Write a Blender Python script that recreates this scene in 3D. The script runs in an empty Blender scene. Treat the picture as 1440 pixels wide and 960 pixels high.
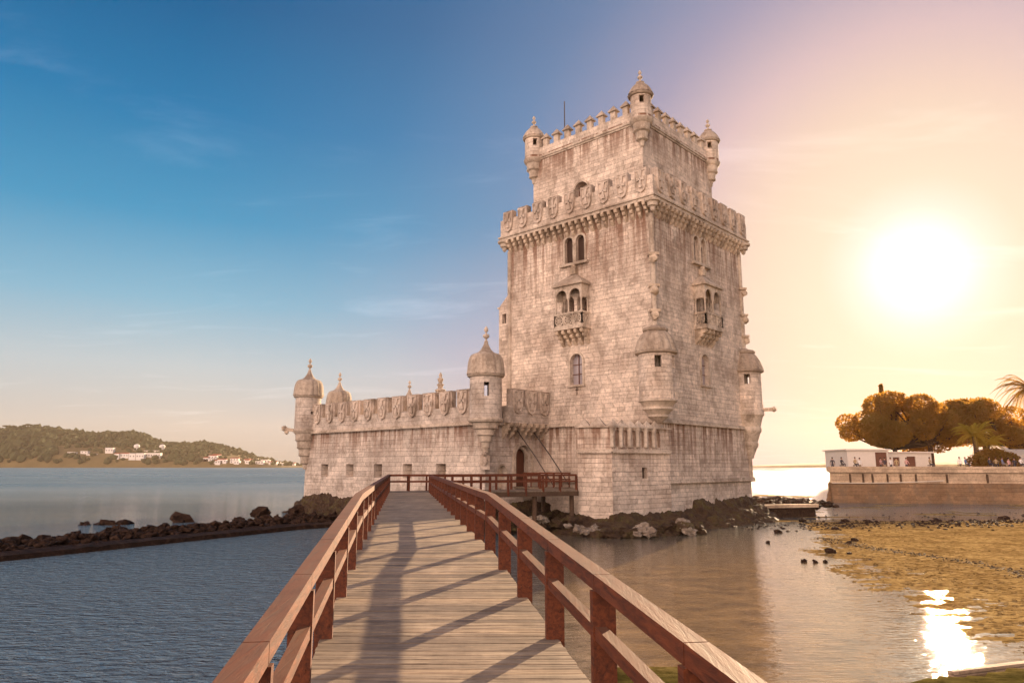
import bpy, bmesh, math, random
from mathutils import Vector, Matrix, noise
PI = math.pi
R = math.radians
random.seed(7)
scene = bpy.context.scene
COL = scene.collection

# ------------------------------------------------------------------ camera, sky, sun, exposure
F_PX, PITCH = 1011.0, math.atan(175 / 1011.0)
cam = bpy.data.objects.new('camera', bpy.data.cameras.new('camera'))
COL.objects.link(cam)
cam.location = (0, 0, 0)
cam.rotation_euler = (PI / 2 + PITCH, 0, 0)
cam.data.sensor_width = 36
cam.data.lens = F_PX / 1440 * 36
cam.data.clip_start = 0.1
cam.data.clip_end = 20000
scene.camera = cam

SUN_AZ, SUN_EL = R(30.3), R(13.6)
SUN_DIR = Vector((math.sin(SUN_AZ) * math.cos(SUN_EL), math.cos(SUN_AZ) * math.cos(SUN_EL), math.sin(SUN_EL)))
EXPO = 1.5
scene.view_settings.view_transform = 'Standard'
scene.view_settings.look = 'None'
scene.view_settings.gamma = 1
scene.view_settings.exposure = EXPO
scene.view_settings.use_curve_mapping = False

sun = bpy.data.objects.new('sun', bpy.data.lights.new('sun', 'SUN'))
COL.objects.link(sun)
sun.data.energy = 5.0
sun.data.angle = R(0.6)
sun.data.color = (1.0, 0.72, 0.45)
sun.rotation_euler = SUN_DIR.to_track_quat('Z', 'Y').to_euler()
scene.cycles.use_denoising = True
scene.cycles.max_bounces = 7
scene.cycles.volume_bounces = 0
scene.cycles.sample_clamp_indirect = 6
scene.cycles.caustics_reflective = False
scene.cycles.caustics_refractive = False


def make_world():
    w = bpy.data.worlds.new('World')
    scene.world = w
    w.use_nodes = True
    nt = w.node_tree
    nt.nodes.clear()
    N = lambda t, **k: node(nt, t, **k)
    L = nt.links.new
    out = N('ShaderNodeOutputWorld')
    sky = N('ShaderNodeTexSky')
    sky.sky_type = 'NISHITA'
    sky.sun_disc = False
    sky.sun_elevation = SUN_EL
    sky.sun_rotation = SUN_AZ
    sky.dust_density = 2.0
    tc = N('ShaderNodeTexCoord')
    nrm = N('ShaderNodeVectorMath', operation='NORMALIZE')
    L(tc.outputs['Generated'], nrm.inputs[0])
    sep = N('ShaderNodeSeparateXYZ')
    L(nrm.outputs[0], sep.inputs[0])
    dot = N('ShaderNodeVectorMath', operation='DOT_PRODUCT')
    L(nrm.outputs[0], dot.inputs[0])
    dot.inputs[1].default_value = SUN_DIR
    ac = N('ShaderNodeMath', operation='ARCCOSINE')
    L(dot.outputs['Value'], ac.inputs[0])
    ang = N('ShaderNodeMath', operation='DIVIDE')
    L(ac.outputs[0], ang.inputs[0])
    ang.inputs[1].default_value = PI            # 0 .. 1 = 0 .. 180 degrees
    # the clear evening sky by height
    el = N('ShaderNodeMath', operation='ARCSINE')
    L(sep.outputs['Z'], el.inputs[0])
    eln = N('ShaderNodeMapRange')
    L(el.outputs[0], eln.inputs['Value'])
    eln.inputs['From Min'].default_value = 0
    eln.inputs['From Max'].default_value = R(60)
    base = ramp(nt, [(0.0, (.62, .49, .38)), (.05, (.70, .62, .54)), (.12, (.58, .64, .66)), (.2, (.27, .52, .68)),
                     (.3, (.065, .34, .58)), (.42, (.009, .21, .46)), (.55, (.001, .125, .32)), (.8, (.001, .07, .22))], 'LINEAR')
    L(eln.outputs[0], base.inputs[0])
    glow_fill = ramp(nt, [(0, (7, 6.2, 5.0)), (.007, (2.3, 2.1, 1.7)), (.015, (1.25, 1.15, .98)), (.023, (.98, .87, .74)), (.034, (.92, .75, .58)), (.055, (.88, .69, .54)),
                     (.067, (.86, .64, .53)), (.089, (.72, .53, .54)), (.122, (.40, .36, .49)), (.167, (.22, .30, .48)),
                     (.3, (.10, .28, .50)), (.5, (.30, .30, .34)), (.7, (3.4, 2.5, 2.1)), (1, (5.4, 4.0, 3.4))], 'LINEAR')  # last stops: sky opposite the sun over-brightened, added fill for the shaded walls
    L(ang.outputs[0], glow_fill.inputs[0])
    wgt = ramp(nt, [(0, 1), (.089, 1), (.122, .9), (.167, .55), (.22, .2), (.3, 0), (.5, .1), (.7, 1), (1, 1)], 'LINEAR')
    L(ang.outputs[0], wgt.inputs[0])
    # the warm band low under the sun
    lowa = N('ShaderNodeMapRange'); L(el.outputs[0], lowa.inputs['Value'])
    lowa.inputs['From Min'].default_value = R(19); lowa.inputs['From Max'].default_value = R(5)
    lowb = N('ShaderNodeMapRange'); L(ang.outputs[0], lowb.inputs['Value'])
    lowb.inputs['From Min'].default_value = .25; lowb.inputs['From Max'].default_value = .09
    lowm = N('ShaderNodeMath', operation='MULTIPLY'); L(lowa.outputs[0], lowm.inputs[0]); L(lowb.outputs[0], lowm.inputs[1])
    lowmix = N('ShaderNodeMix', data_type='RGBA', blend_type='MIX'); L(lowm.outputs[0], lowmix.inputs['Factor'])
    lighten = N('ShaderNodeMix', data_type='RGBA', blend_type='LIGHTEN'); lighten.inputs['Factor'].default_value = 1
    lighten.clamp_result = False
    # thin cirrus, laid out on a plane high overhead
    den = N('ShaderNodeMath', operation='ADD')
    L(sep.outputs['Z'], den.inputs[0]); den.inputs[1].default_value = .10
    dv = N('ShaderNodeVectorMath', operation='DIVIDE')
    cmb = N('ShaderNodeCombineXYZ')
    for i in range(3):
        L(den.outputs[0], cmb.inputs[i])
    L(nrm.outputs[0], dv.inputs[0]); L(cmb.outputs[0], dv.inputs[1])
    mp = N('ShaderNodeMapping')
    mp.inputs['Rotation'].default_value = (0, 0, R(-14))
    mp.inputs['Scale'].default_value = (.8, 1.9, 0)
    mp.inputs['Location'].default_value = (1.3, .4, 0)
    L(dv.outputs[0], mp.inputs[0])
    nz = N('ShaderNodeTexNoise')
    nz.inputs['Scale'].default_value = 1.3
    nz.inputs['Detail'].default_value = 9
    nz.inputs['Roughness'].default_value = .58
    nz.inputs['Distortion'].default_value = .7
    L(mp.outputs[0], nz.inputs['Vector'])
    cr = ramp(nt, [(.53, (0, 0, 0)), (.78, (.5, .5, .5)), (.9, (1, 1, 1))], 'EASE')
    L(nz.outputs['Fac'], cr.inputs[0])
    ccol = N('ShaderNodeMix', data_type='RGBA', blend_type='MULTIPLY')
    ccol.inputs['Factor'].default_value = 1
    L(cr.outputs[0], ccol.inputs['A'])
    ccol.inputs['B'].default_value = (.30, .27, .25, 1)
    add = [N('ShaderNodeMix', data_type='RGBA', blend_type='ADD') for _ in range(2)]
    for a in add:
        a.inputs['Factor'].default_value = 1
        a.clamp_result = False
    add[0].blend_type = 'MIX'
    L(base.outputs[0], add[0].inputs['A']); L(glow_fill.outputs[0], add[0].inputs['B']); L(wgt.outputs[0], add[0].inputs['Factor'])
    L(add[0].outputs['Result'], lowmix.inputs['A']); lowmix.inputs['B'].default_value = (.66, .47, .30, 1)
    L(add[0].outputs['Result'], lighten.inputs['A']); L(lowmix.outputs['Result'], lighten.inputs['B'])
    L(lighten.outputs['Result'], add[1].inputs['A']); L(ccol.outputs['Result'], add[1].inputs['B'])
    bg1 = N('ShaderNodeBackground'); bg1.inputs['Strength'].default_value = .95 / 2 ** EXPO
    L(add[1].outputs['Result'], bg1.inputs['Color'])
    bg2 = N('ShaderNodeBackground'); bg2.inputs['Strength'].default_value = .05
    bg2.inputs['Strength'].default_value = .0008
    L(sky.outputs[0], bg2.inputs['Color'])
    sh = N('ShaderNodeAddShader')
    L(bg1.outputs[0], sh.inputs[0]); L(bg2.outputs[0], sh.inputs[1])
    L(sh.outputs[0], out.inputs['Surface'])


# ------------------------------------------------------------------ node helpers
def node(nt, t, **k):
    n = nt.nodes.new(t)
    for a, b in k.items():
        setattr(n, a, b)
    return n


def ramp(nt, stops, interp='LINEAR'):
    n = nt.nodes.new('ShaderNodeValToRGB')
    cr = n.color_ramp
    cr.interpolation = interp
    while len(cr.elements) < len(stops):
        cr.elements.new(.5)
    for e, (p, c) in zip(cr.elements, stops):
        e.position = p
    for e, (p, c) in zip(cr.elements, stops):
        e.position = p
        if isinstance(c, (int, float)):
            c = (c, c, c)
        e.color = (*c, 1)
    return n


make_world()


class Mat:
    """small wrapper to write node materials briefly"""
    def __init__(self, name, rough=.8, spec=.3):
        self.m = bpy.data.materials.new(name)
        self.m.use_nodes = True
        self.nt = self.m.node_tree
        self.b = self.nt.nodes['Principled BSDF']
        self.b.inputs['Roughness'].default_value = rough
        self.b.inputs['Specular IOR Level'].default_value = spec
        self.L = self.nt.links.new

    def n(self, t, **k):
        return node(self.nt, t, **k)

    def pos(self, scale=(1, 1, 1), uv=False, rot=(0, 0, 0)):
        if uv:
            s = self.n('ShaderNodeUVMap').outputs[0]
        else:
            s = self.n('ShaderNodeNewGeometry').outputs['Position']
        mp = self.n('ShaderNodeMapping')
        mp.inputs['Scale'].default_value = scale
        mp.inputs['Rotation'].default_value = rot
        self.L(s, mp.inputs[0])
        return mp.outputs[0]

    def noise(self, vec, scale=1, detail=4, rough=.55, dist=0):
        t = self.n('ShaderNodeTexNoise')
        t.inputs['Scale'].default_value = scale
        t.inputs['Detail'].default_value = detail
        t.inputs['Roughness'].default_value = rough
        t.inputs['Distortion'].default_value = dist
        self.L(vec, t.inputs['Vector'])
        return t.outputs['Fac']

    def ramp(self, fac, stops, interp='LINEAR'):
        r = ramp(self.nt, stops, interp)
        self.L(fac, r.inputs[0])
        return r.outputs[0]

    def mix(self, a, b, fac, mode='MIX'):
        m = self.n('ShaderNodeMix', data_type='RGBA', blend_type=mode)
        for s, v in (('A', a), ('B', b)):
            if isinstance(v, tuple):
                m.inputs[s].default_value = (*v, 1)
            else:
                self.L(v, m.inputs[s])
        if isinstance(fac, (int, float)):
            m.inputs['Factor'].default_value = fac
        else:
            self.L(fac, m.inputs['Factor'])
        return m.outputs['Result']

    def math(self, op, a, b=0.0, clamp=False):
        m = self.n('ShaderNodeMath', operation=op)
        m.use_clamp = clamp
        for i, v in ((0, a), (1, b)):
            if isinstance(v, (int, float)):
                m.inputs[i].default_value = v
            else:
                self.L(v, m.inputs[i])
        return m.outputs[0]

    def maprange(self, v, a, b, c=0, d=1):
        m = self.n('ShaderNodeMapRange')
        self.L(v, m.inputs['Value'])
        for k, x in zip(('From Min', 'From Max', 'To Min', 'To Max'), (a, b, c, d)):
            m.inputs[k].default_value = x
        return m.outputs[0]

    def sepz(self, which='Z'):
        s = self.n('ShaderNodeSeparateXYZ')
        self.L(self.n('ShaderNodeNewGeometry').outputs['Position'], s.inputs[0])
        return s.outputs[which]

    def color(self, c):
        if isinstance(c, tuple):
            self.b.inputs['Base Color'].default_value = (*c, 1)
        else:
            self.L(c, self.b.inputs['Base Color'])
        return self

    def bump(self, h, dist=.02, strength=1.0):
        bp = self.n('ShaderNodeBump')
        bp.inputs['Distance'].default_value = dist
        if isinstance(strength, (int, float)):
            bp.inputs['Strength'].default_value = strength
        else:
            self.L(strength, bp.inputs['Strength'])
        self.L(h, bp.inputs['Height'])
        self.L(bp.outputs[0], self.b.inputs['Normal'])
        return bp


def simple(name, col, rough=.7, spec=.3, var=.25, scale=3.0, bump=0.0):
    m = Mat(name, rough, spec)
    v = m.pos()
    f = m.noise(v, scale, 5)
    dark = tuple(c * (1 - var) for c in col)
    lite = tuple(min(1, c * (1 + var)) for c in col)
    m.color(m.mix(dark, lite, f))
    if bump:
        m.bump(m.noise(v, scale * 3, 6), bump)
    return m.m


def stone(name, base=(.43, .37, .30), bands=(), rowh=.30, roww=.64, dirt=.5, bricks=True):
    """limestone ashlar; bands = (z at the foot, z at the top) heights where run-off streaks hang"""
    m = Mat(name, .85, .2)
    uv = m.pos(uv=True)
    big = m.noise(m.pos(), .35, 5, .6)
    fine = m.noise(m.pos(), 5.0, 8, .7)
    lite = tuple(min(.8, c * 1.22) for c in base)
    dk = tuple(c * .68 for c in base)
    if bricks:
        br = m.n('ShaderNodeTexBrick')
        br.offset = .47
        br.squash = 1.35
        br.squash_frequency = 3
        wob = m.n('ShaderNodeVectorMath', operation='MULTIPLY_ADD')
        nn = m.n('ShaderNodeTexNoise'); nn.inputs['Scale'].default_value = 1.6
        m.L(uv, nn.inputs['Vector'])
        m.L(nn.outputs['Color'], wob.inputs[0])
        wob.inputs[1].default_value = (.022, .03, 0)
        # courses of uneven height: the v coordinate is warped by slow noise
        warp = m.n('ShaderNodeTexNoise'); warp.inputs['Scale'].default_value = 1.0; warp.inputs['Detail'].default_value = 3
        m.L(m.pos((.02, 1.1, 1), uv=True), warp.inputs['Vector'])
        wadd = m.n('ShaderNodeVectorMath', operation='MULTIPLY_ADD')
        m.L(warp.outputs['Color'], wadd.inputs[0]); wadd.inputs[1].default_value = (1.0, .7, 0); m.L(uv, wadd.inputs[2])
        m.L(wadd.outputs[0], wob.inputs[2])
        m.L(wob.outputs[0], br.inputs['Vector'])
        br.inputs['Color1'].default_value = (*lite, 1)
        br.inputs['Color2'].default_value = (*dk, 1)
        br.inputs['Mortar'].default_value = (*(c * .60 for c in base), 1)
        br.inputs['Scale'].default_value = 1
        br.inputs['Mortar Size'].default_value = .016
        br.inputs['Mortar Smooth'].default_value = .6
        br.inputs['Bias'].default_value = -.15
        br.inputs['Brick Width'].default_value = roww
        br.inputs['Row Height'].default_value = rowh
        c = m.mix(br.outputs['Color'], m.mix(dk, lite, m.noise(m.pos((1, 1, 2)), 1.6, 7, .7)), m.ramp(m.noise(m.pos(), .8, 4), [(.35, .15), (.65, .7)]))
    else:
        c = m.mix(dk, lite, m.noise(m.pos(), 2.2, 5))
    c = m.mix(c, m.ramp(big, [(.3, (.62, .56, .52)), (.5, (.92, .90, .88)), (.7, (1.2, 1.16, 1.12))]), .9, 'MULTIPLY')
    c = m.mix(c, m.ramp(fine, [(.28, .55), (.5, 1.0), (.75, 1.25)]), .85, 'MULTIPLY')
    # lichen and soot patches
    pat = m.noise(m.pos((.8, .8, .5)), 1.1, 8, .7)
    pm = m.ramp(pat, [(.50, 0), (.60, 1)])
    c = m.mix(c, (.16, .115, .08), m.math('MULTIPLY', pm, dirt))
    if bands:
        st = m.noise(m.pos((2.3, .13, 1), uv=True), 1.0, 6, .7)
        sm = m.ramp(st, [(.45, 0), (.56, 1)])
        z = m.sepz()
        tot = None
        for a, b in bands:
            up = m.maprange(z, a, b)
            cut = m.math('LESS_THAN', z, b - .02)
            k = m.math('MULTIPLY', up, cut)
            tot = k if tot is None else m.math('ADD', tot, k, True)
        c = m.mix(c, (.17, .075, .04), m.math('MULTIPLY', m.math('MULTIPLY', sm, tot), .95))
    m.color(c)
    h = m.math('ADD', m.math('MULTIPLY', m.noise(m.pos(), 9, 8, .7), .5), m.math('MULTIPLY', m.noise(m.pos(), 2.2, 4), .6))
    if bricks:
        h = m.math('SUBTRACT', h, m.math('MULTIPLY', br.outputs['Fac'], .7))
    m.bump(h, .05, .9)
    return m.m


M = {}
M['tower'] = stone('tower_limestone', (.66, .55, .455), bands=((12.2, 18.6), (-1.2, 3.0), (23.2, 26.4)), dirt=.38)
M['bastion'] = stone('bastion_limestone', (.56, .48, .41), bands=((.6, 3.1),), dirt=.42, rowh=.36, roww=.80)
M['trim'] = stone('carved_limestone', (.56, .47, .38), bricks=False, dirt=.6)
M['shieldstone'] = stone('shield_limestone', (.60, .50, .415), bricks=False, dirt=.55)
M['dome'] = stone('dome_limestone', (.47, .385, .305), bricks=False, dirt=.6)
M['corbel'] = stone('corbel_limestone', (.62, .50, .38), bricks=False, dirt=.7)
M['merlon'] = stone('merlon_limestone', (.50, .41, .34), bricks=False, dirt=.75)
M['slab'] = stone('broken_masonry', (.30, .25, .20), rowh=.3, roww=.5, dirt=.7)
M['quay'] = stone('quay_stone', (.52, .39, .27), rowh=.42, roww=1.3, dirt=.3)
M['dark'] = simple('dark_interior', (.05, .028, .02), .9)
M['glass'] = Mat('window_glass', .12, .5).color((.30, .26, .27)).m
M['door'] = simple('door_wood', (.13, .05, .028), .6, scale=6, bump=.01)
M['iron'] = simple('dark_iron', (.05, .035, .03), .5)
M['white'] = simple('white_plaster', (.62, .55, .48), .8, var=.12)
M['farwhite'] = simple('far_white_wall', (.78, .72, .66), .8, var=.08)
M['redroof'] = simple('red_roof_tiles', (.32, .09, .05), .8)
M['canvas'] = simple('pale_canvas', (.60, .52, .42), .8, var=.1)
M['trunk'] = simple('tree_bark', (.10, .06, .035), .9, bump=.04)


def algae_mat():
    m = Mat('algae_rock', .75, .3)
    v = m.pos()
    c = m.ramp(m.noise(v, 1.3, 8, .7), [(.3, (.030, .016, .009)), (.5, (.085, .048, .026)), (.62, (.10, .075, .025)), (.78, (.20, .15, .10))])
    c = m.mix(c, m.ramp(m.noise(v, 9, 6, .7), [(.3, .5), (.7, 1.3)]), .8, 'MULTIPLY')
    m.color(c)
    m.bump(m.math('ADD', m.noise(v, 2.2, 9, .75), m.math('MULTIPLY', m.noise(v, 12, 5, .7), .35)), .28, 1)
    return m.m


def rock_mat():
    m = Mat('wet_dark_rock', .8, .12)
    v = m.pos()
    m.color(m.ramp(m.noise(v, 2.5, 8, .7), [(.3, (.012, .007, .005)), (.55, (.042, .022, .013)), (.75, (.085, .05, .032))]))
    m.bump(m.noise(v, 5, 8, .7), .1, 1)
    return m.m


def mud_mat():
    m = Mat('tidal_mud', .7, 0.0)
    v = m.pos()
    n1 = m.noise(v, .55, 8, .65)
    n2 = m.noise(m.pos((1, 2.6, 1)), 2.6, 8, .72)
    c = m.ramp(n2, [(.30, (.06, .034, .013)), (.44, (.23, .145, .055)), (.58, (.44, .305, .13)), (.8, (.56, .42, .21))])
    c = m.mix(c, m.ramp(n1, [(.35, (.55, .5, .45)), (.6, (1.05, 1.05, 1))]), .8, 'MULTIPLY')
    # green weed towards the near bank
    near = m.maprange(m.sepz('Y'), 19, 15)
    c = m.mix(c, m.ramp(n2, [(.3, (.03, .03, .008)), (.7, (.10, .09, .024))]), m.math('MULTIPLY', near, .85))
    m.color(c)
    r = m.ramp(m.noise(v, 1.2, 5), [(.38, .5), (.6, .9)])
    m.L(r, m.b.inputs['Roughness'])
    m.bump(m.math('ADD', m.math('MULTIPLY', m.noise(m.pos((1, 2.2, 1)), 2.2, 9, .75), 1.2), m.math('MULTIPLY', m.noise(v, 14, 5, .7), .2)), .045, 1)
    return m.m


def water_mat():
    m = Mat('river_water', .05, .5)
    yy = m.sepz('Y')
    wind = m.ramp(m.noise(m.pos((.5, .35, 1)), .012, 5, .6), [(.35, .8), (.65, 1.25)])
    m.L(m.math('MULTIPLY', m.math('MULTIPLY', m.maprange(yy, 40, 200, .04, .30), m.maprange(m.sepz('X'), 0, 25, 1, .45)), wind), m.b.inputs['Roughness'])
    m.b.inputs['IOR'].default_value = 1.65
    x = m.sepz('X'); y = m.sepz('Y')
    side = m.maprange(x, -2.5, 2.5)                    # the lee pool on the right is brown, still
    far = m.maprange(y, 30, 60)
    deep = m.mix((.15, .215, .25), (.16, .10, .04), side)
    weed = m.ramp(m.noise(m.pos((1, 1.6, 1)), .9, 7, .7), [(.35, .55), (.65, 1.6)])
    deep = m.mix(deep, m.mix(deep, weed, 1, 'MULTIPLY'), side)
    deep = m.mix(deep, m.mix((.06, .095, .115), (.12, .15, .16), m.ramp(m.noise(m.pos((.35, 1.2, 1)), .035, 8, .7), [(.4, 0), (.6, 1)])), far)
    m.color(deep)
    sepl = m.pos((1.0, 2.3, 1), rot=(0, 0, R(24)))
    a = m.noise(sepl, 2.0, 3, .55, .4)
    b = m.noise(m.pos((1, 1.7, 1), rot=(0, 0, R(-12))), .8, 4, .6, .3)
    c = m.noise(m.pos((.7, 1.0, 1), rot=(0, 0, R(4))), .045, 10, .74)
    c2 = m.noise(m.pos((.25, 1.0, 1), rot=(0, 0, R(-5))), .9, 4, .6)
    farw = m.maprange(y, 45, 70, 0, 1)
    rough_w = m.math('ADD', m.math('MULTIPLY', a, .95), m.math('ADD', m.math('MULTIPLY', b, .40), m.math('MULTIPLY', m.math('ADD', m.math('MULTIPLY', c, 5.0), m.math('MULTIPLY', c2, .6)), farw)))
    calm = m.math('MULTIPLY', m.noise(m.pos((.9, 2.4, 1), rot=(0, 0, R(-10))), 2.8, 3, .5, .3), .055)
    # wind ripples die out in the lee
    lee = m.math('MULTIPLY', side, m.maprange(y, 110, 60))
    # a rim of ripples along the tower's mirror image under the bridge
    mixn = m.n('ShaderNodeMix', data_type='FLOAT')
    m.L(lee, mixn.inputs['Factor']); m.L(rough_w, mixn.inputs['A']); m.L(calm, mixn.inputs['B'])
    m.bump(mixn.outputs['Result'], .30, 1)
    return m.m


def wood_mat(name, dark, lite, top=None, rough=.5, plank=False, axis=-.1506):
    m = Mat(name, rough, .35)
    ang = math.atan(axis)
    # grain runs along the bridge for rails, across it for planks
    v = m.pos((14, 1.2, 14), rot=(0, 0, 0)) if not plank else m.pos((1.2, 16, 4), rot=(0, 0, -ang * .98))
    g = m.noise(v, 1.6, 8, .65, .6)
    blot = m.noise(m.pos(), 1.4, 6, .65)
    c = m.mix(dark, lite, m.ramp(g, [(.32, 0), (.68, 1)]))
    c = m.mix(c, m.ramp(blot, [(.3, .62), (.7, 1.2)]), .75, 'MULTIPLY')
    if plank:
        at = m.n('ShaderNodeAttribute'); at.attribute_name = 'tone'
        c = m.mix(c, m.ramp(at.outputs['Fac'], [(0, (.60, .57, .56)), (.5, (1, .98, .95)), (1, (1.2, 1.12, 1.02))]), 1, 'MULTIPLY')
        foot = m.ramp(m.noise(m.pos((3, .5, 1)), 1.0, 6, .7), [(.4, .8), (.65, 1.08)])
        c = m.mix(c, foot, .8, 'MULTIPLY')
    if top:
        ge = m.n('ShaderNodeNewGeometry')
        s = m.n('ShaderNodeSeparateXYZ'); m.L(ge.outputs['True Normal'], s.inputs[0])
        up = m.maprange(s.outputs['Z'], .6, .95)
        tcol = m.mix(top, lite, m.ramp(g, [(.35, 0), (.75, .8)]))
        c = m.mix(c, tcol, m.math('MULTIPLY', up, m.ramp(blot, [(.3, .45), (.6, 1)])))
    m.color(c)
    m.bump(g, .008, .8)
    return m.m


M['algae'] = algae_mat()
M['rock'] = rock_mat()
M['mud'] = mud_mat()
M['water'] = water_mat()
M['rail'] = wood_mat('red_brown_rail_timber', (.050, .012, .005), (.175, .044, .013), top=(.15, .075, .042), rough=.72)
M['deckwood'] = wood_mat('weathered_deck_planks', (.17, .12, .082), (.52, .415, .30), plank=True, rough=.62)
M['pilewood'] = wood_mat('dark_pile_timber', (.05, .028, .016), (.12, .065, .035), rough=.7)


def leaf_mat(name, a, b):
    m = Mat(name, .6, .3)
    c = m.mix(a, b, m.ramp(m.noise(m.pos(), .9, 5, .7), [(.3, 0), (.7, 1)]))
    m.color(c)
    tr = m.n('ShaderNodeBsdfTranslucent')
    tr.inputs['Color'].default_value = (min(.9, b[0] * 5.5), b[1] * 3.3, b[2] * 1.6, 1)
    mx = m.n('ShaderNodeMixShader'); mx.inputs[0].default_value = .6
    out = [n for n in m.nt.nodes if n.type == 'OUTPUT_MATERIAL'][0]
    m.L(m.b.outputs[0], mx.inputs[1]); m.L(tr.outputs[0], mx.inputs[2]); m.L(mx.outputs[0], out.inputs['Surface'])
    return m.m


M['leaf'] = leaf_mat('dark_tree_leaves', (.06, .062, .016), (.13, .11, .03))
M['palm'] = leaf_mat('yellow_green_fronds', (.12, .11, .02), (.26, .20, .035))
M['palmdark'] = leaf_mat('palm_fronds', (.05, .055, .018), (.12, .11, .03))
M['farwood'] = simple('far_wood_leaves', (.050, .058, .022), .9, var=.6, scale=.03)
M['hill'] = simple('hill_soil', (.16, .12, .05), .9, var=.5, scale=.015)
for nm, c in dict(skin=(.42, .24, .16), hair=(.03, .018, .012), shirt_white=(.75, .70, .66), shirt_pink=(.60, .34, .30), shirt_dark=(.06, .05, .06),
                  shirt_blue=(.12, .17, .30), shirt_tan=(.42, .30, .16), trousers_dark=(.05, .045, .055), trousers_tan=(.30, .22, .14)).items():
    M[nm] = simple(nm, c, .8, var=.1)


# ------------------------------------------------------------------ mesh helpers
class MB:
    def __init__(self):
        self.v, self.f, self.uv, self.tone = [], [], {}, {}

    def add(self, vs, fs, uvs=None, tone=None):
        o = len(self.v)
        self.v += [tuple(p) for p in vs]
        for i, q in enumerate(fs):
            if uvs:
                self.uv[len(self.f)] = uvs[i]
            if tone is not None:
                self.tone[len(self.f)] = tone
            self.f.append([k + o for k in q])

    def obox(self, c, ax, ay, az, tone=None):
        """box by centre and three half-axis vectors"""
        c, ax, ay, az = map(Vector, (c, ax, ay, az))
        vs = [c + sx * ax + sy * ay + sz * az for sz in (-1, 1) for sy in (-1, 1) for sx in (-1, 1)]
        fs = [(0, 2, 3, 1), (4, 5, 7, 6), (0, 1, 5, 4), (2, 6, 7, 3), (0, 4, 6, 2), (1, 3, 7, 5)]
        if ax.cross(ay).dot(az) < 0:
            fs = [f[::-1] for f in fs]
        self.add(vs, fs, tone=tone)

    def box(self, c, s, rz=0, tone=None):
        ca, sa = math.cos(rz), math.sin(rz)
        self.obox(c, (ca * s[0] / 2, sa * s[0] / 2, 0), (-sa * s[1] / 2, ca * s[1] / 2, 0), (0, 0, s[2] / 2), tone)

    def beam(self, p, q, w, h, up=(0, 0, 1), ext=0, tone=None):
        p, q = Vector(p), Vector(q)
        d = (q - p).normalized()
        side = d.cross(Vector(up)).normalized()
        u = side.cross(d)
        self.obox((p + q) / 2, d * ((q - p).length / 2 + ext), side * w / 2, u * h / 2, tone)

    def prism(self, poly, z0, z1, top=True, bottom=True):
        ar = sum(poly[i][0] * poly[(i + 1) % len(poly)][1] - poly[(i + 1) % len(poly)][0] * poly[i][1] for i in range(len(poly)))
        if ar < 0:
            poly = poly[::-1]
        n = len(poly)
        vs = [(x, y, z0) for x, y in poly] + [(x, y, z1) for x, y in poly]
        fs = [(i, (i + 1) % n, (i + 1) % n + n, i + n) for i in range(n)]
        if top: fs.append(list(range(n, 2 * n)))
        if bottom: fs.append(list(range(n))[::-1])
        self.add(vs, fs)

    def lathe(self, prof, c=(0, 0, 0), n=24, a0=0, a1=2 * PI, rib=0, ribn=12, cap=True):
        """prof = [(r, z)...] from bottom to top"""
        full = abs(a1 - a0 - 2 * PI) < 1e-6
        m = n if full else n + 1
        vs, fs, uvs = [], [], []
        for r, z in prof:
            for i in range(m):
                a = a0 + (a1 - a0) * i / n
                rr = r * (1 + rib * abs(math.sin(a * ribn / 2))) if rib else r
                vs.append((c[0] + rr * math.cos(a), c[1] + rr * math.sin(a), c[2] + z))
        rm = max(p[0] for p in prof)
        for j in range(len(prof) - 1):
            for i in range(n):
                k = (i + 1) % m
                fs.append((j * m + i, j * m + k, (j + 1) * m + k, (j + 1) * m + i))
                ua, ub = (a0 + (a1 - a0) * i / n) * rm, (a0 + (a1 - a0) * (i + 1) / n) * rm
                uvs.append([(ua, c[2] + prof[j][1]), (ub, c[2] + prof[j][1]), (ub, c[2] + prof[j + 1][1]), (ua, c[2] + prof[j + 1][1])])
        self.add(vs, fs, uvs)
        if cap and full:
            if prof[-1][0] > .001: self.add([vs[(len(prof) - 1) * m + i] for i in range(m)], [list(range(m))])
            if prof[0][0] > .001: self.add([vs[i] for i in range(m)], [list(range(m))[::-1]])

    def tube(self, pts, rad, n=8):
        pts = [Vector(p) for p in pts]
        if isinstance(rad, (int, float)): rad = [rad] * len(pts)
        rings = []
        for i, p in enumerate(pts):
            d = (pts[min(i + 1, len(pts) - 1)] - pts[max(i - 1, 0)]).normalized()
            ref = Vector((0, 0, 1)) if abs(d.z) < .9 else Vector((1, 0, 0))
            s = d.cross(ref).normalized(); u = s.cross(d)
            rings.append([p + (s * math.cos(2 * PI * k / n) + u * math.sin(2 * PI * k / n)) * rad[i] for k in range(n)])
        vs = [q for r in rings for q in r]
        fs = [(j * n + i, (j + 1) * n + i, (j + 1) * n + (i + 1) % n, j * n + (i + 1) % n) for j in range(len(pts) - 1) for i in range(n)]
        fs += [list(range(n)), [(len(pts) - 1) * n + i for i in range(n)][::-1]]
        self.add(vs, fs)

    def ball(self, c, r, sub=1, jitter=0, squash=(1, 1, 1), seed=0):
        vs, fs = ICO[sub]
        out = []
        for v in vs:
            k = 1 + (jitter * noise.noise(Vector(v) * 1.7 + Vector((seed * 3.1, seed * 1.7, 0))) if jitter else 0)
            out.append((c[0] + v[0] * r * k * squash[0], c[1] + v[1] * r * k * squash[1], c[2] + v[2] * r * k * squash[2]))
        self.add(out, fs)

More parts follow.
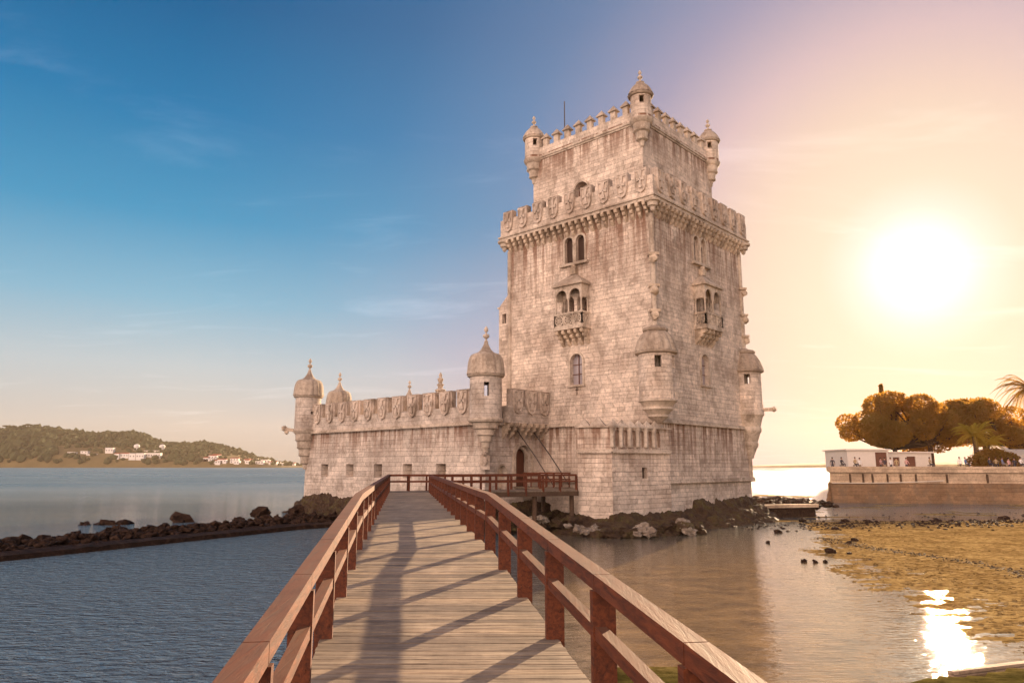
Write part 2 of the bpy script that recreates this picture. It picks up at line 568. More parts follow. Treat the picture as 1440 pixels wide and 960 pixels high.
    def shell(self, c, ro, ri, z0, z1, holes=(), n=32, top=True):
        """round wall with real openings; holes = (angle, half width, z0, z1)"""
        angs = set(round(2 * PI * i / n, 6) for i in range(n))
        zs = {z0, z1}
        hs = []
        for a, hw, za, zb in holes:
            a %= 2 * PI
            angs = {x for x in angs if abs((x - a + PI) % (2 * PI) - PI) > hw + .02}
            angs |= {round((a - hw) % (2 * PI), 6), round((a + hw) % (2 * PI), 6)}
            zs |= {za, zb}
            hs.append((a, hw, za, zb))
        angs = sorted(angs); zs = sorted(zs); m = len(angs)
        P = lambda r, i, j: (c[0] + r * math.cos(angs[i % m]), c[1] + r * math.sin(angs[i % m]), zs[j])

        def hole(i, j):
            if j < 0 or j >= len(zs) - 1: return False
            a = angs[i % m]; b = angs[(i + 1) % m]
            if b < a: b += 2 * PI
            mid = (a + b) / 2; zm = (zs[j] + zs[j + 1]) / 2
            return any(abs((mid - h[0] + PI) % (2 * PI) - PI) < h[1] and h[2] < zm < h[3] for h in hs)
        for i in range(m):
            ua, ub = angs[i] * ro, (angs[(i + 1) % m] + (2 * PI if i == m - 1 else 0)) * ro
            for j in range(len(zs) - 1):
                if hole(i, j): continue
                q = [(ua, zs[j]), (ub, zs[j]), (ub, zs[j + 1]), (ua, zs[j + 1])]
                self.add([P(ro, i, j), P(ro, i + 1, j), P(ro, i + 1, j + 1), P(ro, i, j + 1)], [(0, 1, 2, 3)], [q])
                self.add([P(ri, i, j), P(ri, i + 1, j), P(ri, i + 1, j + 1), P(ri, i, j + 1)], [(3, 2, 1, 0)], [q[::-1]])
                if hole(i + 1, j):
                    self.add([P(ro, i + 1, j), P(ri, i + 1, j), P(ri, i + 1, j + 1), P(ro, i + 1, j + 1)], [(0, 1, 2, 3)])
                if hole(i - 1, j):
                    self.add([P(ri, i, j), P(ro, i, j), P(ro, i, j + 1), P(ri, i, j + 1)], [(0, 1, 2, 3)])
                if hole(i, j + 1) or (j == len(zs) - 2 and top):
                    self.add([P(ro, i, j + 1), P(ro, i + 1, j + 1), P(ri, i + 1, j + 1), P(ri, i, j + 1)], [(0, 1, 2, 3)])
                if hole(i, j - 1):
                    self.add([P(ro, i, j), P(ri, i, j), P(ri, i + 1, j), P(ro, i + 1, j)], [(0, 1, 2, 3)])

    def mesh(self, name, mats, off=(0, 0, 0), smooth=False):
        me = bpy.data.meshes.new(name)
        me.from_pydata([(x - off[0], y - off[1], z - off[2]) for x, y, z in self.v], [], self.f)
        me.update()
        for mt in (mats if isinstance(mats, (list, tuple)) else [mats]):
            me.materials.append(mt)
        auto_uv(me, off, self.uv)
        if self.tone:
            at = me.attributes.new('tone', 'FLOAT', 'FACE')
            for i in range(len(self.f)):
                at.data[i].value = self.tone.get(i, .5)
        if smooth:
            me.shade_smooth() if hasattr(me, 'shade_smooth') else None
            me.set_sharp_from_angle(angle=R(38))
        return me

    def build(self, name, mats, parent=None, smooth=False, loc=None):
        off = Vector(root_loc(parent)) if parent else Vector((0, 0, 0))
        if loc is not None:
            off = Vector(loc)
        me = self.mesh(name, mats, off, smooth)
        o = bpy.data.objects.new(name, me)
        COL.objects.link(o)
        if parent:
            o.parent = parent
        if loc is not None:
            o.location = loc
        return o


def auto_uv(me, off=(0, 0, 0), custom=None):
    uvl = me.uv_layers.new(name='UVMap') if not me.uv_layers else me.uv_layers[0]
    for p in me.polygons:
        n = p.normal
        if custom and p.index in custom:
            for k, li in enumerate(p.loop_indices):
                uvl.data[li].uv = custom[p.index][k]
            continue
        if abs(n.z) < .75:
            l = math.hypot(n.x, n.y) or 1
            t = (-n.y / l, n.x / l)
            for li in p.loop_indices:
                c = me.vertices[me.loops[li].vertex_index].co
                uvl.data[li].uv = ((c.x + off[0]) * t[0] + (c.y + off[1]) * t[1], c.z + off[2])
        else:
            for li in p.loop_indices:
                c = me.vertices[me.loops[li].vertex_index].co
                uvl.data[li].uv = (c.x + off[0], c.y + off[1])


def ico(sub):
    bm = bmesh.new()
    bmesh.ops.create_icosphere(bm, subdivisions=sub, radius=1)
    bm.verts.ensure_lookup_table()
    r = ([tuple(v.co) for v in bm.verts], [[v.index for v in f.verts] for f in bm.faces])
    bm.free()
    return r


ICO = {s: ico(s) for s in (1, 2, 3)}


def root_loc(o):
    p = Vector((0, 0, 0))
    while o:
        p = p + o.location
        o = o.parent
    return p


def thing(name, label, cat, loc=(0, 0, 0), group=None, rz=0):
    o = bpy.data.objects.new(name, None)
    o.empty_display_size = .2
    COL.objects.link(o)
    o.location = loc
    o.rotation_euler.z = rz
    return tag(o, label, cat, group)


def tag(o, label=None, cat=None, group=None, kind=None):
    if label: o['label'] = label
    if cat: o['category'] = cat
    if group: o['group'] = group
    if kind: o['kind'] = kind
    return o


def inst(me, name, parent, loc, rz=0, label=None, scale=1.0):
    """place shared mesh data; loc in world, the parents are unrotated"""
    o = bpy.data.objects.new(name, me)
    COL.objects.link(o)
    o.location = Vector(loc) - (root_loc(parent) if parent else Vector((0, 0, 0)))
    o.rotation_euler.z = rz
    if scale != 1.0: o.scale = (scale,) * 3
    if parent: o.parent = parent
    return o


def child(me, name, parent):
    o = bpy.data.objects.new(name, me)
    COL.objects.link(o)
    o.parent = parent
    return o


def copy_tree(o, parent=None):
    c = o.copy()
    COL.objects.link(c)
    c.parent = parent
    for ch in list(o.children):
        copy_tree(ch, c)
    return c


def carve(o, cutter, off=(0, 0, 0)):
    """cut openings out of a mesh with a boolean, then keep the evaluated mesh"""
    cme = cutter.mesh('cutter', [], root_loc(o))
    bm = bmesh.new(); bm.from_mesh(cme); bmesh.ops.recalc_face_normals(bm, faces=bm.faces); bm.to_mesh(cme); bm.free()
    bm = bmesh.new(); bm.from_mesh(o.data); bmesh.ops.recalc_face_normals(bm, faces=bm.faces); bm.to_mesh(o.data); bm.free()
    co = bpy.data.objects.new('cutter', cme)
    COL.objects.link(co)
    co.location = root_loc(o)
    md = o.modifiers.new('cut', 'BOOLEAN')
    md.operation = 'DIFFERENCE'
    md.object = co
    md.solver = 'EXACT'
    md.use_self = True
    bpy.context.view_layer.update()
    dg = bpy.context.evaluated_depsgraph_get()
    me = bpy.data.meshes.new_from_object(o.evaluated_get(dg))
    old = o.data
    o.modifiers.clear()
    me.name = old.name
    o.data = me
    bpy.data.objects.remove(co)
    auto_uv(me, root_loc(o))


def V3(p, z): return (p[0], p[1], z)


# ------------------------------------------------------------------ plan of the place (metres; eye of the camera at the origin)
WATER = -4.2
A = R(42.78)
DL = Vector((-math.cos(A), math.sin(A)))       # along the tower's left face, away from the near corner
DR = Vector((math.sin(A), math.cos(A)))        # along its right face
NL, NR = -DR, -DL                              # outward normals of the left and right faces
TN = Vector((10.02, 49.4))                     # near corner
S = 13.93
AL = math.atan2(DL.y, DL.x)                    # heading of the left face
AR = math.atan2(DR.y, DR.x)


def at(base, d, u, n, off):                    # point on a face: u metres along, off metres out
    return base + d * u + n * off


# ------------------------------------------------------------------ ground, water
MUD = [(-20, 8.0), (12, 10.0), (17.5, 11.9), (21.1, 12.0), (27.2, 13.3), (33.1, 14.6), (38.8, 15.9), (44.5, 18.4), (47.5, 20.0), (49.3, 22.0), (53, 24), (60, 21), (90, 18)]


def mud_edge(y):
    for (y0, x0), (y1, x1) in zip(MUD, MUD[1:]):
        if y <= y1:
            t = (y - y0) / (y1 - y0)
            return x0 + (x1 - x0) * max(0, min(1, t))
    return MUD[-1][1]


def fbm(x, y, s, o=3):
    return noise.fractal(Vector((x * s, y * s, 3.3)), 1.0, 2.1, o)


def ground_z(x, y):
    z = -6.0
    if 10 < y < 110 and x > 4:
        d = x - mud_edge(y)
        e = fbm(x, y, .22) * 1.5
        zz = WATER + max(-1.6, min(.16, (d + e) * .035 if d + e < 0 else (d + e) * .009)) + (.034 if d + e < 9 else .024) * fbm(x, y * 1.7, 1.1, 4) + .012 * fbm(x, y * 2, 4.0, 2)
        if 47 < y < 60:
            k = max(0, 1 - abs(y - 52.5) / 4.5)
            zz += .14 * k * min(1, max(0, (d + 9) / 9))
        if y > 56:
            zz = WATER - .035 + .10 * fbm(x * .45, y * 1.5, .30, 4) + .02 * fbm(x, y * 2, 2.0, 2)
        z = max(z, zz)
    # near bank under and beside the bridge
    be = 16.7 + .3 * fbm(x, y, .4) if x < 4.6 else (14.4 if x < 7.4 else 14.95 + .34 * (x - 7.5))
    nb = max(0, min(1, (be - y) / (1.0 if x < 7.4 else .3))) * max(0, min(1, (x - .6) / 1.2))
    z = max(z, -6 + nb * 1.95 + .04 * fbm(x, y, 1.3))
    # shore behind the photographer
    if y < 2:
        z = max(z, min(-2.6, -5.2 + (2 - y) * .30) + .05 * fbm(x, y, .7))
    return z


def grid_mesh(xs, ys, fz):
    nx = len(xs)
    vs = [(x, y, fz(x, y)) for y in ys for x in xs]
    fs = [(j * nx + i, j * nx + i + 1, (j + 1) * nx + i + 1, (j + 1) * nx + i) for j in range(len(ys) - 1) for i in range(nx - 1)]
    return vs, fs


def frange(a, b, s):
    n = max(1, int(round((b - a) / s)))
    return [a + (b - a) * i / n for i in range(n)]


xs = [-3100, -2000, -1000, -300, -100] + frange(-60, 0, 3) + frange(0, 8, .5) + frange(8, 34, .17) + frange(34, 62, .4) + frange(62, 110, 2) + [110, 200, 600, 1500, 2700]
ys = [-140, -100, -60, -30] + frange(-20, 10, 1.5) + frange(10, 58, .19) + frange(58, 86, .35) + frange(86, 110, 2) + [110, 300, 1000, 2000, 2700]
vs, fs = grid_mesh(xs, ys, ground_z)
g = MB(); g.v = vs; g.f = fs
ground = g.build('ground', M['mud'])
for p in ground.data.polygons: p.use_smooth = True
tag(ground, kind='structure')

wm = MB()
wx = [-3100, -1500, -300, 0, 300, 1500, 2700]
wy = [-140, 0, 200, 900, 2700]
vs, fs = grid_mesh(wx, wy, lambda x, y: WATER)
wm.v, wm.f = vs, fs
tag(wm.build('river_water', M['water']), kind='structure')

# ------------------------------------------------------------------ rubble
ROCKS = []
for k in range(6):
    mb = MB(); mb.ball((0, 0, 0), 1, 2, .9, (1, .8, .62), seed=k + 1)
    me = mb.mesh('boulder', M['rock'], smooth=False)
    ROCKS.append(me)


def boulder(x, y, z, r, label, group, name='boulder'):
    o = bpy.data.objects.new(name, random.choice(ROCKS))
    COL.objects.link(o)
    o.location = (x, y, z)
    o.rotation_euler = (random.uniform(-.4, .4), random.uniform(-.4, .4), random.uniform(0, 6.28))
    o.scale = (r, r, r)
    return tag(o, label, 'boulder', group)


def rubble(name, pts, mat):
    mb = MB()
    for k, (x, y, z, r) in enumerate(pts):
        mb.ball((x, y, z), r, 1 if r < .35 else 2, .9, (1, random.uniform(.7, 1), random.uniform(.5, .8)), seed=k * .37)
    return tag(mb.build(name, mat), kind='stuff')


# the breakwater that closes the left pool
BW = [(-35, 8), (-22.9, 33.4), (-18.4, 42.0), (-14.4, 49.6), (-11.0, 53.4)]


def along(poly, t):
    seg = [math.dist(a, b) for a, b in zip(poly, poly[1:])]
    d = t * sum(seg)
    for (a, b), l in zip(zip(poly, poly[1:]), seg):
        if d <= l:
            u = d / l
            return Vector((a[0] + (b[0] - a[0]) * u, a[1] + (b[1] - a[1]) * u)), Vector(((b[1] - a[1]) / l, -(b[0] - a[0]) / l))
        d -= l
    a, b = poly[-2], poly[-1]
    return Vector(b), Vector(((b[1] - a[1]) / l, -(b[0] - a[0]) / l))


mb = MB()
n = 90
rings = []
for i in range(n + 1):
    p, nr_ = along(BW, i / n)
    row = []
    for off, z in ((.35, -5.2), (.05, -3.96), (-.55, -3.84), (-1.0, -3.95), (-4.5, -4.0), (-6.4, -5.4)):
        j = .07 * noise.noise(Vector((i * .9, off * 2, 0)))
        q = p + nr_ * (off + j)
        row.append((q.x, q.y, z + j * 1.3))
    rings.append(row)
m_ = len(rings[0])
mb.add([q for r in rings for q in r], [(i * m_ + k, i * m_ + k + 1, (i + 1) * m_ + k + 1, (i + 1) * m_ + k) for i in range(n) for k in range(m_ - 1)])
bwo = mb.build('breakwater', M['rock'])
tag(bwo, 'long low dark stone kerb closing the blue pool left of the bridge', 'breakwater')
pts = []
for i in range(2600):
    t = random.random()
    p, nr_ = along(BW, t)
    w = random.uniform(-6.2, -.9) * (1 + .25 * t)
    q = p + nr_ * w
    hgt = -4.02 + .30 * max(0, 1 - abs(w + 3.0) / 3.2) * (0.35 + 1.0 * t)
    pts.append((q.x, q.y, hgt + random.uniform(-.22, .06), random.uniform(.10, .27)))
tag(rubble('rubble', pts, M['rock']))
G1 = 'dark boulders strewn along the breakwater'
for i in range(85):
    t = random.uniform(.35, 1)
    p, nr_ = along(BW, t)
    q = p + nr_ * random.uniform(-6.6, -2.2)
    boulder(q.x, q.y, -3.92 + .2 * t, random.uniform(.2, .42), 'dark wet boulder lying in the rubble of the left breakwater', G1)
boulder(-25.2, 56.2, -4.1, .85, 'big rounded dark boulder standing in the river at the breakwater edge', None)
for x, y, r, lb in ((-31.0, 53.6, .55, 'small dark rock in open water, leftmost of three by the breakwater'),
                    (-29.6, 53.8, .75, 'flat dark rock in open water, middle of three by the breakwater'),
                    (-28.4, 54.2, .6, 'low dark rock in open water, rightmost of three by the breakwater')):
    boulder(x, y, -4.28, r, lb, None)
for x, y, r, lb in ((-17.9, 61.5, .8, 'dark boulder against the left foot of the bastion'),
                    (-20.4, 59.8, .75, 'lone dark boulder above the rubble near the bastion foot')):
    boulder(x, y, -3.75, r, lb, None)

# stone band and scattered stones on the right-hand flat
pts = []
for i in range(2600):
    x = random.uniform(15, 66)
    y = random.gauss(52.0 + .06 * (x - 15), 1.7)
    if random.random() < .15: y = random.uniform(52, 68)
    if x < 21 and y > 56: continue
    z = max(ground_z(x, y), WATER - .05)
    pts.append((x, y, z + random.uniform(-.03, .03), random.uniform(.04, .15)))
tag(rubble('shingle', pts, M['rock']))
G2 = 'stones scattered on the wet flat'
for px, py, r in ((15.6, 36.4, .30), (16.3, 36.0, .14), (14.2, 41.2, .14), (18.5, 40.8, .2), (13.4, 33.0, .12), (13.0, 33.2, .15), (13.9, 33.1, .13),
                  (19.3, 41.8, .2), (22.5, 57.0, .35), (27, 56.2, .3), (33, 57.4, .32), (39, 58.6, .4), (46, 57.6, .34), (17.0, 47.4, .26), (21.5, 49.2, .3), (24.8, 55.0, .3)):
    boulder(px, py, max(ground_z(px, py), WATER) + .03, r, 'small dark stone lying on the wet flat right of the tower', G2)

# ------------------------------------------------------------------ footbridge
BX = -.1506
BU = Vector((BX, 1)).normalized()
BN = Vector((BU.y, -BU.x))                     # to the right
YK, ZF, GR = 13.6, -1.5, .0486


def deck_z(y): return ZF - GR * max(0, YK - y)


def bpt(y, side):                              # side 0 = left edge, 1 = right edge
    return Vector((-.803 + 2.471 * side + BX * y, y))


def planks(mb, p_fn, y0, y1, pitch=.132, wid=.115, th=.045):
    y = y0
    while y < y1:
        a, b = p_fn(y, 0), p_fn(y, 1)
        za, zb = deck_z(y), deck_z(y + pitch)
        d = Vector((BU.x, BU.y, (zb - za) / pitch)).normalized()
        ax = Vector(((b - a).x / 2 + random.uniform(0, .012), (b - a).y / 2, 0))
        c = Vector(((a.x + b.x) / 2, (a.y + b.y) / 2, za - th / 2 + random.uniform(-.003, .002)))
        nn = ax.cross(d).normalized()
        mb.obox(c, ax, d * wid / 2, nn * th / 2, tone=random.random())
        y += pitch


bridge = thing('footbridge', 'long timber footbridge with red-brown railings leading towards the tower', 'footbridge', (-1.2, 3.0, -2.0))
mb = MB()
planks(mb, bpt, -8, 42.4)
mb.build('deck', M['deckwood'], bridge)
mb = MB()
for s_ in (.04, .35, .65, .96):
    for y0, y1 in ((-8, YK), (YK, 42.5)):
        a, b = bpt(y0, s_), bpt(y1, s_)
        mb.beam(V3(a, deck_z(y0) - .18), V3(b, deck_z(y1) - .18), .12, .24)
mb.build('joist', M['pilewood'], bridge)
for y in frange(-6, 42, 5.64):
    pm = MB()
    for s_ in (.06, .94):
        p = bpt(y, s_)
        pm.tube([V3(p, -6), V3(p, deck_z(y) - .30)], .14, 10)
    pm.beam(V3(bpt(y, -.05), deck_z(y) - .41), V3(bpt(y, 1.05), deck_z(y) - .41), .2, .2)
    pm.build('pile', M['pilewood'], bridge)


def railing(parent, pts, spacing, inward, h=1.0, pw=.19, pt=.085, rail=.145, first=0, name='railing', upright=None):
    """pts: list of (x, y, z at the deck); inward: +1 / -1 = side of the line the deck is on"""
    posts = []
    for (a, b) in zip(pts, pts[1:]):
        a, b = Vector(a), Vector(b)
        n_ = max(1, round((b - a).xy.length / spacing))
        for i in range(n_):
            posts.append(a + (b - a) * i / n_)
    posts.append(Vector(pts[-1]))
    mb = MB()
    for p, q in zip(posts, posts[1:]):
        d = (q - p).normalized() * .007
        mb.beam(p + Vector((0, 0, h - rail * .42)) + d, q + Vector((0, 0, h - rail * .42)) - d, rail, rail * .84)
    r = mb.build(name, M['rail'], parent)
    lo = MB()
    for i, (p, q) in enumerate(zip(posts, posts[1:])):
        d = (q - p).normalized()
        s_ = Vector((d.y, -d.x, 0)) * inward * .035
        lo.beam(p + Vector((0, 0, h * .56)) + s_ + d * .05, q + Vector((0, 0, h * .56)) + s_ - d * .05, .095, .10)
    lo.build('lower_rail', M['rail'], r)
    for i, p in enumerate(posts):
        q = posts[min(i + 1, len(posts) - 1)] if i < len(posts) - 1 else p
        d = (posts[min(i + 1, len(posts) - 1)] - posts[max(i - 1, 0)]).normalized()
        side = Vector((d.y, -d.x, 0)).normalized()
        fw = Vector((d.x, d.y, 0)).normalized()
        pm = MB()
        z1 = h - rail * .85
        pm.obox(p + Vector((0, 0, (z1 - .3) / 2)), side * pw / 2, fw * pt / 2, Vector((0, 0, (z1 + .3) / 2)))
        for zz in (.13, .27, h * .56):
            cpt_ = p + side * (-inward) * 0 + Vector((0, 0, zz))
            for sg in (-1, 1):
                pm.tube([cpt_ - fw * (pt / 2 + .012) + side * pw * .26 * sg, cpt_ - fw * (pt / 2 - .01) + side * pw * .26 * sg], .011, 6)
        pm.build('post', M['rail'], r)
    return r


SP = 1.88
for side in (0, 1):
    so = .07 if side else -.07
    def rp(y): p = bpt(y, side) + BN * (-.02 if side else .02); return (p.x, p.y, deck_z(y))
    y0 = YK - SP * 11
    yend = YK + SP * 15
    railing(bridge, [rp(y0), rp(YK), rp(yend)], 1.9, -1 if side else 1)

# ------------------------------------------------------------------ walkway from the bridge to the gate
walk = thing('timber_walkway', 'dark timber walkway running right from the bridge end to the gate', 'walkway', (0, 45, -3.5))
wa = [bpt(42.4, 0), bpt(42.4, 1), Vector((4.15, 46.6)), Vector((4.6, 50.6)), Vector((2.4, 51.2)), Vector((1.9, 49.3)), bpt(44.9, 0)]
mb = MB(); mb.prism([tuple(p) for p in wa], ZF - .07, ZF - .004)
mb.build('deck', M['deckwood'], walk)
mb = MB()
for a, b in zip(wa, wa[1:] + wa[:1]):
    mb.beam(V3(a, ZF - .22), V3(b, ZF - .22), .14, .26)
mb.build('edge_beam', M['pilewood'], walk)
railing(walk, [V3(bpt(42.2, 1) + BN * .12, ZF), (4.1, 46.7, ZF)], 1.25, 1)
railing(walk, [V3(bpt(42.5, 0), ZF), V3(bpt(44.8, 0), ZF)], 1.2, 1)
railing(walk, [V3(bpt(44.8, 0), ZF), (-2.0, 47.0, ZF), (1.9, 49.4, ZF)], 1.15, 1)
# rail across the bridge end, seen at the head of the deck
railing(walk, [V3(bpt(44.75, .02), ZF), V3(bpt(44.75, .98) + Vector((.05, .1)), ZF)], 1.2, 1)
for x, y in ((-6.9, 43.4), (-4.2, 43.0), (-1.3, 44.4), (1.4, 45.7), (3.8, 46.9), (-1.6, 46.8), (2.1, 49.4)):
    pm = MB(); pm.tube([(x, y, -5), (x, y, ZF - .34)], .15, 10); pm.build('pile', M['pilewood'], walk)

# ------------------------------------------------------------------ carved stone elements
def shield_meshes(w, hm, t, sh, sw):
    """merlon block (w wide, hm high) and a shield relief hung on its outer (-y) side, origin at the middle of the foot"""
    a = MB()
    prof = [(-t / 2, 0), (t / 2, 0), (t / 2, hm), (-t / 2 - .10, hm), (-t / 2 - .03, hm - .16)]
    vs = [(-w / 2, y, z) for y, z in prof] + [(w / 2, y, z) for y, z in prof]
    n_ = len(prof)
    a.add(vs, [list(range(n_)), list(range(n_, 2 * n_))[::-1]] + [(i, i + n_, (i + 1) % n_ + n_, (i + 1) % n_) for i in range(n_)])
    m1 = a.mesh('merlon', M['merlon'])
    b = MB()
    out = [(-.5, 1.0), (-.2, .965), (.2, .965), (.5, 1.0), (.47, .55), (.44, .28), (.3, .08), (0, 0), (-.3, .08), (-.44, .28), (-.47, .55)]
    top = hm - .06
    P = lambda x, z, y: (x * sw, y, top - sh + z * sh)
    y0, y1, y2 = -t / 2 + .005, -t / 2 - .17, -t / 2 - .25
    k = len(out)
    vs = [P(x, z, y0) for x, z in out] + [P(x, z, y1) for x, z in out] + [P(x * .84, .5 + (z - .5) * .86, y1) for x, z in out] + [P(x * .80, .5 + (z - .5) * .82, y1 + .07) for x, z in out]
    fs = []
    for r_ in range(3):
        fs += [(r_ * k + i, r_ * k + (i + 1) % k, (r_ + 1) * k + (i + 1) % k, (r_ + 1) * k + i) for i in range(k)]
    fs.append([3 * k + i for i in range(k)])
    b.add(vs, fs)
    # flared cross in relief
    cz = top - sh + .56 * sh
    for (dx, dz) in ((0, 1), (0, -1), (1, 0), (-1, 0)):
        L_ = .36 * sh if dz else .32 * sw
        p0, p1 = .05, .13 * sw + .03
        px, pz = (-dz, dx)
        q = [(p0 * px, p0 * pz), (dx * L_ + p1 * px, dz * L_ + p1 * pz), (dx * L_ - p1 * px, dz * L_ - p1 * pz), (-p0 * px, -p0 * pz)]
        vs = [(x, y1 + .05, cz + z) for x, z in q] + [(x, y2 + .045, cz + z) for x, z in q]
        b.add(vs, [(0, 1, 5, 4), (1, 2, 6, 5), (2, 3, 7, 6), (3, 0, 4, 7), (4, 5, 6, 7), (3, 2, 1, 0)])
    m2 = b.mesh('shield', M['shieldstone'])
    return m1, m2


def place_merlon(meshes, parent, p, z, rz):
    o = inst(meshes[0], 'merlon', parent, (p[0], p[1], z), rz)
    child(meshes[1], 'shield', o)
    return o


def corbel_mesh(w=.26, h=.95, d=.62):
    """stepped scroll corbel, back on y = 0, head at z = 0, reaching out to -y"""
    a = MB()
    prof = [(0, -h), (0, 0), (-d, 0), (-d, -.20), (-d * .93, -.30), (-d * .68, -.34), (-d * .70, -.50), (-d * .60, -.60), (-d * .40, -.63), (-d * .40, -.78), (-d * .28, -.9), (-.06, -h)]
    vs = [(-w / 2, y, z) for y, z in prof] + [(w / 2, y, z) for y, z in prof]
    n_ = len(prof)
    a.add(vs, [list(range(n_))[::-1], list(range(n_, 2 * n_))] + [(i, (i + 1) % n_, (i + 1) % n_ + n_, i + n_) for i in range(n_)])
    return a.mesh('corbel', M['corbel'])


def moulding(mb, pts, z, h, d, closed=False, rope=True):
    """string course: a fillet box with a twisted rope under it along a plan polyline"""
    pts = [Vector(p) for p in pts]
    segs = list(zip(pts, pts[1:] + (pts[:1] if closed else [])))
    if not closed: segs = segs[:len(pts) - 1]
    for a, b in segs:
        mb.beam(V3(a, z), V3(b, z), d, h, ext=d / 2 - .003 * random.random())
        if rope:
            L_ = (b - a).length
            n_ = int(L_ / .10)
            dd = (b - a) / n_
            nn = Vector((dd.y, -dd.x)).normalized()
            pts3 = []
            rad = []
            for i in range(n_ + 1):
                p = a + dd * i
                q = p + nn * (d / 2) * ROPE_SIDE[0]
                pts3.append(V3(q, z - h / 2 - .05)); rad.append(.085 if i % 2 else .055)
            mb.tube(pts3, rad, 6)


ROPE_SIDE = [1]


def finial(mb, c, z0, h, r):
    k = h
    mb.lathe([(r * .55, 0), (r * .62, .06 * k), (r * .30, .16 * k), (r * .26, .24 * k), (r * .85, .34 * k), (r * .95, .42 * k), (r * .8, .50 * k), (r * .25, .56 * k),
              (r * .22, .64 * k), (r * .55, .72 * k), (r * .62, .80 * k), (r * .45, .89 * k), (r * .12, 1.0 * k), (0.001, 1.02 * k)], (c[0], c[1], z0), 12)


def turret(parent, c, zb, z0, zeave, zdome, ztop, rb, re, holes, mat_body, skirt=True, power=.8, corb_r=None, corb_steps=4, cone=None, open_n=32):
    """watch turret: hollow round body over a stepped corbel, ribbed dome, finial"""
    b = MB()
    b.shell(c, rb, rb - .28, z0, zeave, holes, n=open_n)
    b.lathe([(rb - .02, 0), (rb - .02, .04)], (c[0], c[1], z0), 24)
    body = b.build('turret', mat_body, parent, smooth=True)
    k = MB()
    prof = []
    H = z0 - zb
    for i in range(corb_steps):
        t0, t1 = i / corb_steps, (i + 1) / corb_steps
        r0 = (.18 + .82 * t0 ** power) * rb
        r1 = (.18 + .82 * t1 ** power) * rb
        prof += [(r0, zb + H * t0), (r0 + (r1 - r0) * .35, zb + H * (t0 + (t1 - t0) * .62)), (r1 + .03, zb + H * (t0 + (t1 - t0) * .80)), (r1 + .05, zb + H * (t0 + (t1 - t0) * .93)), (r1 - .02, zb + H * t1 - .005)]
    prof[-1] = (rb + .10, z0 + .02)
    prof.append((rb + .10, z0 + .14)); prof.append((rb, z0 + .20))
    k.lathe(prof, (c[0], c[1], 0), 28)
    k.build('corbel', M['trim'], body, smooth=True)
    # small spikes round the foot of the body
    d = MB()
    Hd = zdome - zeave
    prof = [(re - .05, -.16), (re, -.12), (re + .04, -.03), (re - .02, .04)]
    for i in range(1, 10):
        t = i / 9
        a = t * PI / 2
        if skirt: rr_ = (re - .62) * math.cos(a) ** .48 * (1 if t < .99 else 0) + .56
        else: rr_ = (re - .12) * (1 - t) ** .72 * (1 + .35 * t) + .08
        prof.append((rr_, .05 + (Hd * math.sin(a) if skirt else Hd * t)))
    d.lathe(prof[:3] + [prof[3]], (c[0], c[1], zeave), 36)
    d.lathe(prof[3:], (c[0], c[1], zeave), 48, rib=.10, ribn=14)
    dome = d.build('dome', M['dome'], body, smooth=True)
    if skirt:
        s = MB()
        hs = (ztop - zdome) * .46
        s.lathe([(re * .40, -.02 * hs), (re * .60, .02 * hs), (re * .64, .08 * hs), (re * .60, .14 * hs), (re * .45, .22 * hs), (re * .30, .42 * hs), (re * .20, .66 * hs), (re * .12, .9 * hs), (re * .09, hs)], (c[0], c[1], zdome - .08), 24, rib=.04, ribn=8)
        s.build('roof_skirt', M['dome'], body, smooth=True)
        f = MB(); finial(f, c, zdome + hs - .12, ztop - zdome - hs + .1, .26)
    else:
        f = MB()
        f.lathe([(.30, -.02), (.34, .06), (.2, .12)], (c[0], c[1], zdome), 16)
        finial(f, c, zdome + .08, ztop - zdome - .08, .22)
    f.build('finial', M['trim'], body, smooth=True)
    return body


# ------------------------------------------------------------------ the tower
tower = thing('stone_tower', 'tall square limestone tower with corner turrets and a crenellated crown', 'tower', (9.6, 59.0, -4.2))
Z_C, Z_U = 18.97, 26.15
sq = lambda o: [TN - (DL + DR) * o, TN + DR * S + (DR - DL) * o, TN + (DL + DR) * (S + o), TN + DL * S + (DL - DR) * o]
body = MB(); body.prism([tuple(p) for p in sq(0)], -4.6, Z_C)
shaft = body.build('shaft_wall', M['tower'], tower)
cut = MB()


def arch_cut(mb, base, d, nrm, u, z0, z1, w, depth, out=.25, seg=10):
    """arched prism cutter through a face"""
    r = w / 2
    poly = [(-r, z0), (r, z0)] + [(r * math.cos(PI * i / seg), z1 - r + r * math.sin(PI * i / seg)) for i in range(seg + 1)]
    vs = []
    for off in (out, -depth):
        for x, z in poly:
            q = base + d * (u + x) + nrm * off
            vs.append((q.x, q.y, z))
    n_ = len(poly)
    fs = [(i, (i + 1) % n_, (i + 1) % n_ + n_, i + n_) for i in range(n_)] + [list(range(n_))[::-1], list(range(n_, 2 * n_))]
    # make outward normals whichever way the face runs
    if d.x * nrm.y - d.y * nrm.x > 0:
        fs = [f[::-1] for f in fs]
    mb.add(vs, fs)


